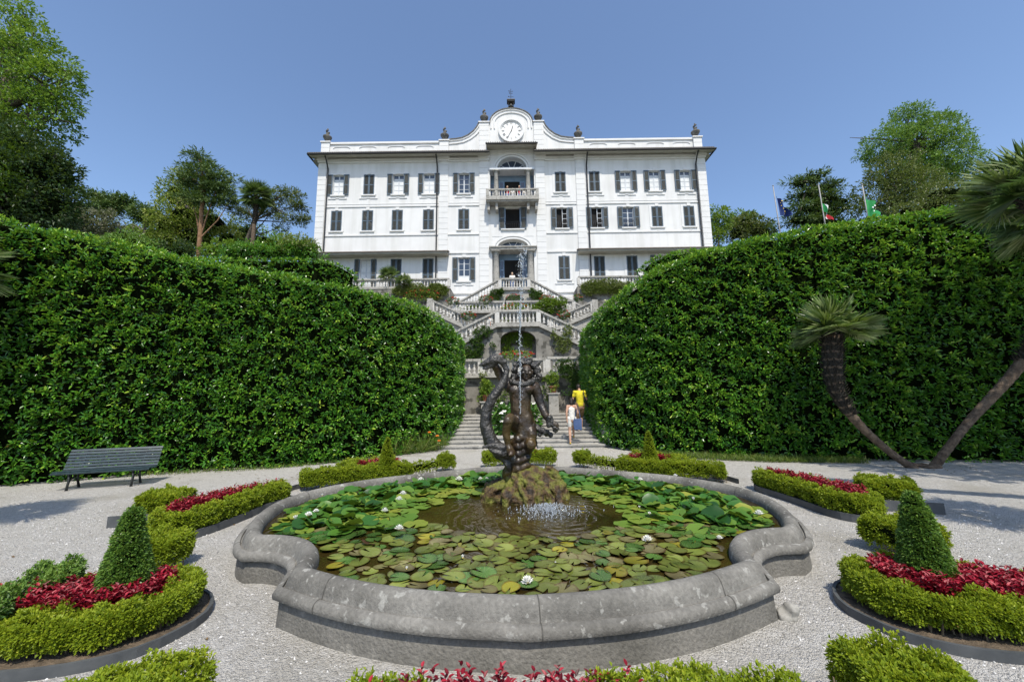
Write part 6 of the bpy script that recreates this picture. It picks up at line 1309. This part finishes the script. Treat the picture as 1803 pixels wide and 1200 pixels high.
tree('cedar_tree', 'dark layered cedar behind the flags', 40, [(1410, 322, 26, 9), (1432, 312, 28, 9), (1455, 330, 26, 10), (1420, 345, 34, 11), (1450, 350, 38, 12), (1425, 368, 44, 12), (1465, 372, 44, 12), (1410, 388, 44, 11), (1455, 393, 55, 13), (1480, 355, 22, 10)], [(1440, 440), (1436, 380), (1430, 320)], 12500, .36, 'conifer', .35, kind='conifer', core=True)
tree('broadleaf_tree', 'big light green tree on the right skyline', 35, [(1600, 215, 34, 28), (1640, 235, 44, 32), (1560, 255, 40, 30), (1610, 270, 60, 40), (1660, 275, 48, 38), (1690, 295, 34, 24), (1620, 310, 60, 30), (1545, 270, 22, 16), (1595, 200, 16, 12), (1660, 215, 14, 14)], [(1625, 420), (1622, 340), (1615, 250)], 30000, .22, 'treelight', .35, core=False)
tree('magnolia_tree', 'brown green magnolia in front of the big light tree', 30, [(1570, 300, 40, 30), (1560, 335, 50, 34), (1605, 330, 46, 36), (1545, 365, 40, 22), (1600, 362, 50, 24)], [(1575, 420), (1575, 350)], 14000, .2, 'olive', .25, core=False)
tree('shrub', 'dense dark evergreen shrub above the right hedge', 20, [(1660, 345, 46, 24), (1710, 335, 50, 26), (1640, 365, 40, 16), (1740, 345, 50, 30), (1600, 372, 30, 12)], [(1690, 420), (1690, 360)], 9000, .13, 'olive', .15, limbs=False)
tree('pine_tree', 'distant pine at the right edge of the skyline', 48, [(1785, 285, 18, 12), (1770, 300, 22, 12), (1790, 305, 24, 14), (1750, 298, 10, 8)], [(1780, 380), (1780, 320), (1785, 285)], 3200, .4, 'conifer', .25, kind='conifer', core=False)
# little house on the hill
a = ony(237, 405, 56); hs = thing('cottage', (a[0], 56, a[2]-1.5), 'small grey house with a low roof far up the left hillside', 'house')
MB().box(a[0]-1.5, a[0]+1.5, 56, 59, a[2]-3, a[2]+.2).build('wall', 'rail', hs)
MB().prism([(a[0]-1.8, a[2]+.2), (a[0]+1.9, a[2]-.1), (a[0]+1.9, a[2]+.02), (a[0]-.2, a[2]+.95), (a[0]-1.8, a[2]+.32)], 55.7, 59.3).build('roof', 'tile', hs)
# ================================================================== FLAGS
M['eublue'] = noise_mat('blue_flag_cloth', (.012, .03, .13), (.02, .045, .18), 3, .8, .1); M['gold'] = noise_mat('gold_star', (.65, .45, .03), (.75, .55, .05), 3, .7, 0)
M['fgreen'] = noise_mat('green_flag_cloth', (.012, .20, .05), (.02, .26, .07), 3, .8, .1); M['fwhite'] = noise_mat('white_flag_cloth', (.7, .7, .7), (.8, .8, .8), 3, .8, .1); M['fred'] = noise_mat('red_flag_cloth', (.45, .02, .03), (.55, .03, .04), 3, .8, .1)
M['pole'] = noise_mat('galvanised_pole', (.22, .22, .22), (.32, .32, .32), 4, .5, .05)
def flag(label, p0, p1, Y, quad, stripes):
    a, b_ = ony(*p0, Y), ony(*p1, Y); a2 = b_+(b_-a)*.8; root = thing('flagpole', tuple(a2), label, 'flagpole', 'flagpoles above the right hedge')
    mb = MB(); mb.tube([tuple(a2), tuple(a)], [.05, .035], 8); mb.ell(a, .06, 8); mb.build('pole', 'pole', root, True)
    P4 = [ony(px, py, Y) for px, py in quad]; k = 12; n_ = len(stripes)     # top hoist, bottom hoist, bottom fly, top fly
    def pt(u, v): q = (P4[0]*(1-v)+P4[1]*v)*(1-u)+(P4[3]*(1-v)+P4[2]*v)*u; q[1] += .22*math.sin(u*9+v*3)*min(1, u*3)-.05; return q
    for i, mt in enumerate(stripes):
        V = [pt((i+s/k)/n_, t/k) for s in range(k+1) for t in range(k+1)]; o = put('flag', np_mesh('flag', V, np.array([(s*(k+1)+t, (s+1)*(k+1)+t, (s+1)*(k+1)+t+1, s*(k+1)+t+1) for s in range(k) for t in range(k)]), None, True), mt, root)
    return root, pt
def emblem(root, pt, pts, mat, nm, off=.03):
    for u, v, r_ in pts:
        V = []; c_ = pt(u, v)
        for j in range(10): q = c_.copy(); a = math.pi*j/5+.3; rr = r_*(1 if j % 2 == 0 else .45); q[0] += rr*math.sin(a); q[2] += rr*math.cos(a); q[1] -= off+.02; V.append(q)
        put(nm, np_mesh(nm, V, [tuple(range(10))]), mat, root)
r_, pt = flag('grey flagpole with a limp blue flag of gold stars, nearest the villa', (1361, 327), (1374, 412), 30, ((1366, 343), (1373, 380), (1394, 381), (1377, 362)), ['eublue'])
emblem(r_, pt, [(.5+.26*math.cos(a), .5+.34*math.sin(a), .055) for a in np.linspace(0, 6.283, 13)[:-1]], 'gold', 'star')
flag('grey flagpole with a furled green white red flag, in front of the cedar', (1441, 324), (1454, 402), 28.5, ((1446, 350), (1449, 372), (1464, 392), (1460, 378)), ['fgreen', 'fwhite', 'fred'])
r_, pt = flag('grey flagpole with a bright green flag, furthest right of the three', (1518, 325), (1530, 392), 24, ((1522, 344), (1528, 385), (1542, 386), (1547, 370)), ['fgreen'])
mbk = MB(); 
for a in np.linspace(0, 6.283, 5)[:-1]:
    c_ = pt(.42+.12*math.cos(a), .5+.13*math.sin(a)); mbk.ell((c_[0], c_[1]-.04, c_[2]), (.06, .012, .06), 10)
for q in range(1): mbk.build('white_rosette', 'fwhite', r_, True)

# ================================================================== PEOPLE
M['skin'] = noise_mat('skin', (.42, .24, .16), (.50, .30, .21), 6, .55, .05); M['hairdark'] = noise_mat('dark_hair', (.008, .006, .005), (.025, .018, .014), 20, .5, .4, 80)
M['yshirt'] = noise_mat('yellow_cotton', (.56, .47, .02), (.66, .56, .03), 6, .9, .2, 20); M['shorts'] = noise_mat('brown_cotton', (.13, .08, .035), (.18, .12, .05), 6, .9, .2, 20); M['wtop'] = noise_mat('white_cotton', (.62, .60, .55), (.74, .72, .68), 6, .9, .2, 20)
M['bagblue'] = noise_mat('blue_canvas', (.035, .065, .15), (.06, .10, .22), 5, .8, .2, 20); M['sandal'] = noise_mat('yellow_sandal', (.45, .30, .04), (.55, .38, .06), 8, .7, .1); M['strap'] = noise_mat('black_strap', (.01, .01, .012), (.02, .02, .024), 8, .7, .1); M['shoe'] = noise_mat('beige_shoe', (.35, .28, .2), (.42, .34, .25), 8, .7, .1); M['redtop'] = noise_mat('red_cotton', (.40, .02, .03), (.50, .03, .05), 6, .9, .2, 20); M['hairlight'] = noise_mat('fair_hair', (.35, .27, .16), (.5, .42, .3), 20, .6, .4, 80); M['bluetop'] = noise_mat('blue_cotton', (.10, .16, .30), (.14, .20, .36), 6, .9, .2, 20)
def person(label, foot, h, yaw, lf, rf, arms, top, bottom, hair, shoe, shortslen=.30, headtilt=0., sleeve=.5, longhair=False, slim=1.0, group=None, vox=.014):
    """built facing -y in a local frame (x to its left), turned by yaw; lf/rf: foot (dx, dy, dz); arms: elbow and hand offsets from the shoulder"""
    root = thing('person', foot, label, 'person', group); Rz = Matrix.Rotation(yaw, 3, 'Z'); F_ = Vector(foot); k = h/1.75
    def w(p_): return F_+Rz @ (Vector(p_)*k)
    hip = .92; sh = 1.44; mb = MB(); cl = MB(); bt = MB(); sm_ = MB()
    mb.limb([w((0, 0, hip)), w((0, .01, 1.12)), w((0, 0, 1.32)), w((0, 0, 1.42))], [.135*k*slim, .115*k*slim, .14*k*slim, .10*k], 12)
    mb.limb([w((0, 0, 1.44)), w((0, -.01, 1.54))], [.06*k, .052*k], 10); hd = w((0, -.025-headtilt*.1, 1.645-abs(headtilt)*.03))
    mb.ell(hd, (.076*k, .095*k, .115*k), 14, Rz); mb.ell(w((0, -.115-headtilt*.12, 1.63)), (.014*k, .022*k, .022*k), 8, Rz); mb.ell(w((0, -.06-headtilt*.1, 1.565)), (.045*k, .045*k, .03*k), 8, Rz)
    for s in (-1, 1): mb.ell(w((s*.078, -.01-headtilt*.1, 1.64)), (.012*k, .02*k, .03*k), 8, Rz)
    for s, ft in ((1, lf), (-1, rf)):
        H_ = Vector((s*.085, 0, hip-.03)); A_ = Vector((s*.085+ft[0], ft[1], ft[2]+.075)); fwd = Vector((0, -1, 0)); d = (H_-A_).length; bend = max(0, (.84**2-d*d))**.5*.42 if d < .84 else .01
        K_ = (H_+A_)/2+fwd*bend+Vector((0, 0, .02))
        mb.limb([w(H_), w(H_.lerp(K_, .5)), w(K_), w(K_.lerp(A_, .35)+Vector((0, .02, 0))), w(A_)], [.092*k*slim, .078*k*slim, .056*k, .055*k, .036*k], 12)
        sm_.limb([w(A_+Vector((0, .03, -.035))), w(A_+Vector((0, -.06, -.045))), w(A_+Vector((0, -.14, -.05)))], [.036*k, .036*k, .028*k], 10)
        bt.limb([w(H_+Vector((0, 0, .08))), w(H_.lerp(K_, min(1, shortslen/.42*.5))), w(H_.lerp(K_, min(1, shortslen/.42)))], [.118*k*slim, .105*k*slim, .088*k*slim], 12)
    bt.limb([w((0, 0, hip+.06)), w((0, 0, hip+.13))], [.145*k*slim, .135*k*slim], 12)
    cl.limb([w((0, 0, hip+.05)), w((0, .01, 1.12)), w((0, 0, 1.32)), w((0, 0, 1.43))], [.15*k*slim, .135*k*slim, .155*k*slim, .095*k], 14)
    for s, (el, ha) in zip((1, -1), arms):
        S_ = Vector((s*.185*slim, 0, sh)); E_ = S_+Vector((s*el[0], el[1], el[2])); W_ = S_+Vector((s*ha[0], ha[1], ha[2]))
        mb.limb([w((s*.08, 0, 1.43)), w(S_), w(E_), w(E_.lerp(W_, .35)), w(W_)], [.07*k, .056*k, .043*k, .04*k, .027*k], 10)
        dh = (W_-E_).normalized(); pm = W_+dh*.05; mb.ell(w(pm), (.028*k, .036*k, .042*k), 8, Rz)
        for j in range(4): q = W_+dh*.085+Vector((0, (j-1.5)*.018, 0)); mb.limb([w(q), w(q+dh*.04), w(q+dh*(.06+.006*(1.5-abs(j-1.5)))+Vector((-s*.015, 0, 0)))], [.0095*k, .009*k, .008*k], 6)
        mb.limb([w(W_+dh*.03+Vector((0, -.03, 0))), w(W_+dh*.07+Vector((0, -.05, 0)))], [.011*k, .009*k], 6)
        if sleeve: cl.limb([w((s*.09, 0, 1.42)), w(S_), w(S_.lerp(E_, sleeve))], [.085*k, .072*k, .062*k], 12)
    remeshed(mb, 'body', vox, 'skin', root, 2); remeshed(cl, 'top', vox, top, root, 3, .008, 12); remeshed(bt, 'shorts', vox, bottom, root, 2, .006, 14)
    remeshed(sm_, 'shoes', vox*.8, shoe, root, 1)
    hm = MB(); hm.ell(hd+Rz @ Vector((0, .018*k, .025*k)), (.088*k, .098*k, .112*k), 14, Rz)
    if longhair: hm.limb([hd+Rz @ Vector((0, .05*k, .03*k)), hd+Rz @ Vector((0, .075*k, -.08*k)), hd+Rz @ Vector((0, .06*k, -.2*k))], [.085*k, .085*k, .06*k], 12)
    remeshed(hm, 'hair', vox, hair, root, 1, .008, 20)
    return root, w
st = lambda i: 13.9+i*TREAD+.16
f = ony(1009, 783, st(0)); wx = f[0]
woman, ww = person('woman in white sleeveless top and white shorts climbing the right steps with a blue bag', (wx, st(0)+.06, RISE), 1.56, math.pi, (.02, .10, .0), (.0, -.26, RISE+.10), (((.05, .04, -.27), (.04, .02, -.50)), ((.09, .03, -.26), (.06, -.08, -.46))), 'wtop', 'wtop', 'hairdark', 'sandal', .22, .3, 0, True, .86)
f = ony(1023, 764, st(3)); man, mw = person('man in yellow polo shirt and brown shorts climbing the right steps, head bent', (f[0]-.0, st(3)+.0, RISE*4), 1.74, math.pi+.1, (.0, .03, 0), (.02, -.12, .06), (((.07, -.05, -.26), (.02, -.24, -.20)), ((.09, -.02, -.27), (-.02, -.26, -.24))), 'yshirt', 'shorts', 'hairdark', 'shoe', .40, 1.0, .55, False, 1.0)
mb = MB(); mb.tube([mw((-.15, .02, 1.49)), mw((-.10, .15, 1.40)), mw((-.19, .15, 1.15)), mw((-.26, .08, .98))], .017, 6); mb.tube([mw((-.15, .0, 1.49)), mw((-.2, -.14, 1.35)), mw((-.26, -.05, 1.0))], .015, 6); mb.build('camera_strap', 'strap', man, True)
mb = MB(); c_ = mw((-.28, .03, .93)); mb.ell(c_, (.05, .08, .07), 10); o = mb.build('camera_bag', 'strap', None, True); tag(o, 'small black camera bag hanging from the strap of the man in yellow', 'camera bag')
# blue tote bag on the woman's right
c_ = ww((-.20, .07, .80)); mb = MB()
mb.hexa([c_+Vector((-.12, -.07, -.22)), c_+Vector((.14, -.06, -.24)), c_+Vector((.14, .06, -.24)), c_+Vector((-.12, .07, -.22))], [c_+Vector((-.15, -.03, .13)), c_+Vector((.15, -.04, .15)), c_+Vector((.15, .04, .15)), c_+Vector((-.15, .03, .13))])
mb.tube([c_+Vector((-.1, -.03, .13)), c_+Vector((-.03, -.04, .42)), c_+Vector((.03, -.06, .60)), c_+Vector((.07, -.02, .42)), c_+Vector((.1, -.03, .15))], .012, 6)
tag(mb.build('tote_bag', 'bagblue'), 'blue canvas tote bag hanging from the shoulder of the woman in white', 'bag')
zb_ = 18.35
for dx, h, top_, hr, lab in ((-.42, 1.72, 'redtop', 'hairlight', 'visitor in a red top standing behind the balcony rail, leftmost'), (.02, 1.5, 'wtop', 'hairlight', 'shorter visitor in a pale top on the balcony, second from the left'), (.62, 1.74, 'redtop', 'hairlight', 'visitor in red on the balcony, third from the left'), (1.12, 1.45, 'wtop', 'hairdark', 'small visitor standing low at the right end of the balcony group')):
    person(lab, (X(dx), HY+.42, zb_+.01), h, .1*dx, (0, 0, 0), (0, 0, 0), (((.1, -.12, -.24), (.0, -.30, -.28)), ((.1, -.12, -.24), (.0, -.30, -.28))), top_, 'bluetop', hr, 'shoe', .40, .3, .6, True, .95, 'visitors on the balcony', .022)
q = ony(902, 497, 29.7); person('visitor with fair hair standing at the top of the stairs before the villa door', (q[0], 29.55, top[2]-.12), 1.6, 0, (0, 0, 0), (0, 0, 0), (((.06, 0, -.27), (.05, -.06, -.5)), ((.06, 0, -.27), (.05, -.06, -.5))), 'wtop', 'bluetop', 'hairlight', 'shoe', .40, .2, .5, True, .95, None, .02)
q = ony(862, 556, 22.0); person('visitor in pale clothes half hidden behind the left flight of the middle stair', (q[0], 22.2, q[2]-1.55), 1.65, -1.3, (0, .1, 0), (0, -.2, 0), (((.06, 0, -.27), (.05, -.06, -.5)), ((.06, 0, -.27), (.05, -.06, -.5))), 'wtop', 'bluetop', 'hairlight', 'shoe', .40, .2, .5, False, .95, None, .02)

# tall trees standing outside the frame, whose shade lies on the right hedge
def shade_tree(label, x, y, z, R_, n_):
    root = thing('broadleaf_tree', (x, y, 0), label, 'tree'); d = unit(rng.normal(0, 1, (n_//6, 3))); P_ = np.array([x, y, z])+d*np.array(R_)*(.3+.7*rng.random((len(d), 1))**.5)
    put('crown', leaf_mesh('crown', *sprigs(P_, d, 6, .24, .13, .85, .3, .3, 1), full=False), 'tree', root); MB().tube([(x+2, y, -.1), (x+1.6, y, z*.5), (x, y, z)], [.35, .28, .1], 10).build('trunk', 'bark', root, True)
shade_tree('tall broadleaf tree outside the right edge shading the right hedge', 12.5, 4.4, 9.3, (3.8, 2.0, 2.8), 9000)
# loose stones of the gravel near the camera
nst = 26000; q = np.column_stack([rng.uniform(-7, 7, nst), 1.9+5.2*rng.random(nst)**1.5]); q = q[~in_poly(q, extrude(outline, [(-.2, 0)], True)[:, 0, :2])]
for P_ in (RN, mir(RN), RM, LM): q = q[~in_poly(q, np.array(P_))]
oc = np.array([(1, 0, 0), (0, 1, 0), (-1, 0, 0), (0, -1, 0), (0, 0, 1.)]); sz = .004+.008*rng.random(len(q))**2; an = rng.random(len(q))*6.283
V = np.repeat(oc[None], len(q), 0)*(1+.35*rng.normal(size=(len(q), 5, 1)).clip(-1, 1))*np.stack([sz, sz*.7, sz*.8], 1)[:, None]; ca, sa = np.cos(an)[:, None], np.sin(an)[:, None]
V = np.stack([V[..., 0]*ca-V[..., 1]*sa+q[:, :1], V[..., 0]*sa+V[..., 1]*ca+q[:, 1:2], V[..., 2]+.0015], -1).reshape(-1, 3); i = np.arange(len(q))[:, None]*5
F = np.concatenate([i+[0, 1, 4], i+[1, 2, 4], i+[2, 3, 4], i+[3, 0, 4]], 0)
m, n, l, p = new_mat('loose_gravel'); at = n.new('ShaderNodeAttribute'); at.attribute_name = 'rnd'; r = ramp(n, [(0, (.15, .148, .145)), (.5, (.38, .37, .35)), (1, (.72, .71, .69))]); l.new(at.outputs['Fac'], r.inputs[0]); l.new(r.outputs[0], p.inputs['Base Color']); p.inputs['Roughness'].default_value = .8
tag(put('gravel_stones', np_mesh('gravel_stones', V, F, np.tile(rng.random(len(q)), 4)), m), 'loose grey and white stones lying on the gravel round the pond', 'gravel', kind='stuff')

M['litter'] = leaf_mat('fallen_leaf', [(0, (.08, .05, .02)), (1, (.30, .18, .07))], .7, .1)
q = np.vstack([np.column_stack([rng.normal(9.3, .6, 40), rng.normal(9.3, .25, 40)]), np.column_stack([rng.uniform(-9, -4, 40), rng.uniform(8.6, 9.8, 40)]), np.column_stack([rng.uniform(-6, 6, 60), rng.uniform(3, 10, 60)])]); q = q[~in_poly(q, extrude(outline, [(-.2, 0)], True)[:, 0, :2])]
for P_ in (RN, mir(RN), RM, LM): q = q[~in_poly(q, np.array(P_))]
a = rng.random(len(q))*6.283; tag(put('fallen_leaves', leaf_mesh('fallen_leaves', np.column_stack([q, np.full(len(q), .008)]), np.column_stack([np.cos(a), np.sin(a), .1*rng.normal(size=len(q))]), np.column_stack([rng.normal(0, .2, (len(q), 2)), np.ones(len(q))]), .03+.04*rng.random(len(q)), np.full(len(q), .022), rng.random(len(q))), 'litter'), 'a few dry brown leaves fallen on the pale gravel', 'leaves', kind='stuff')
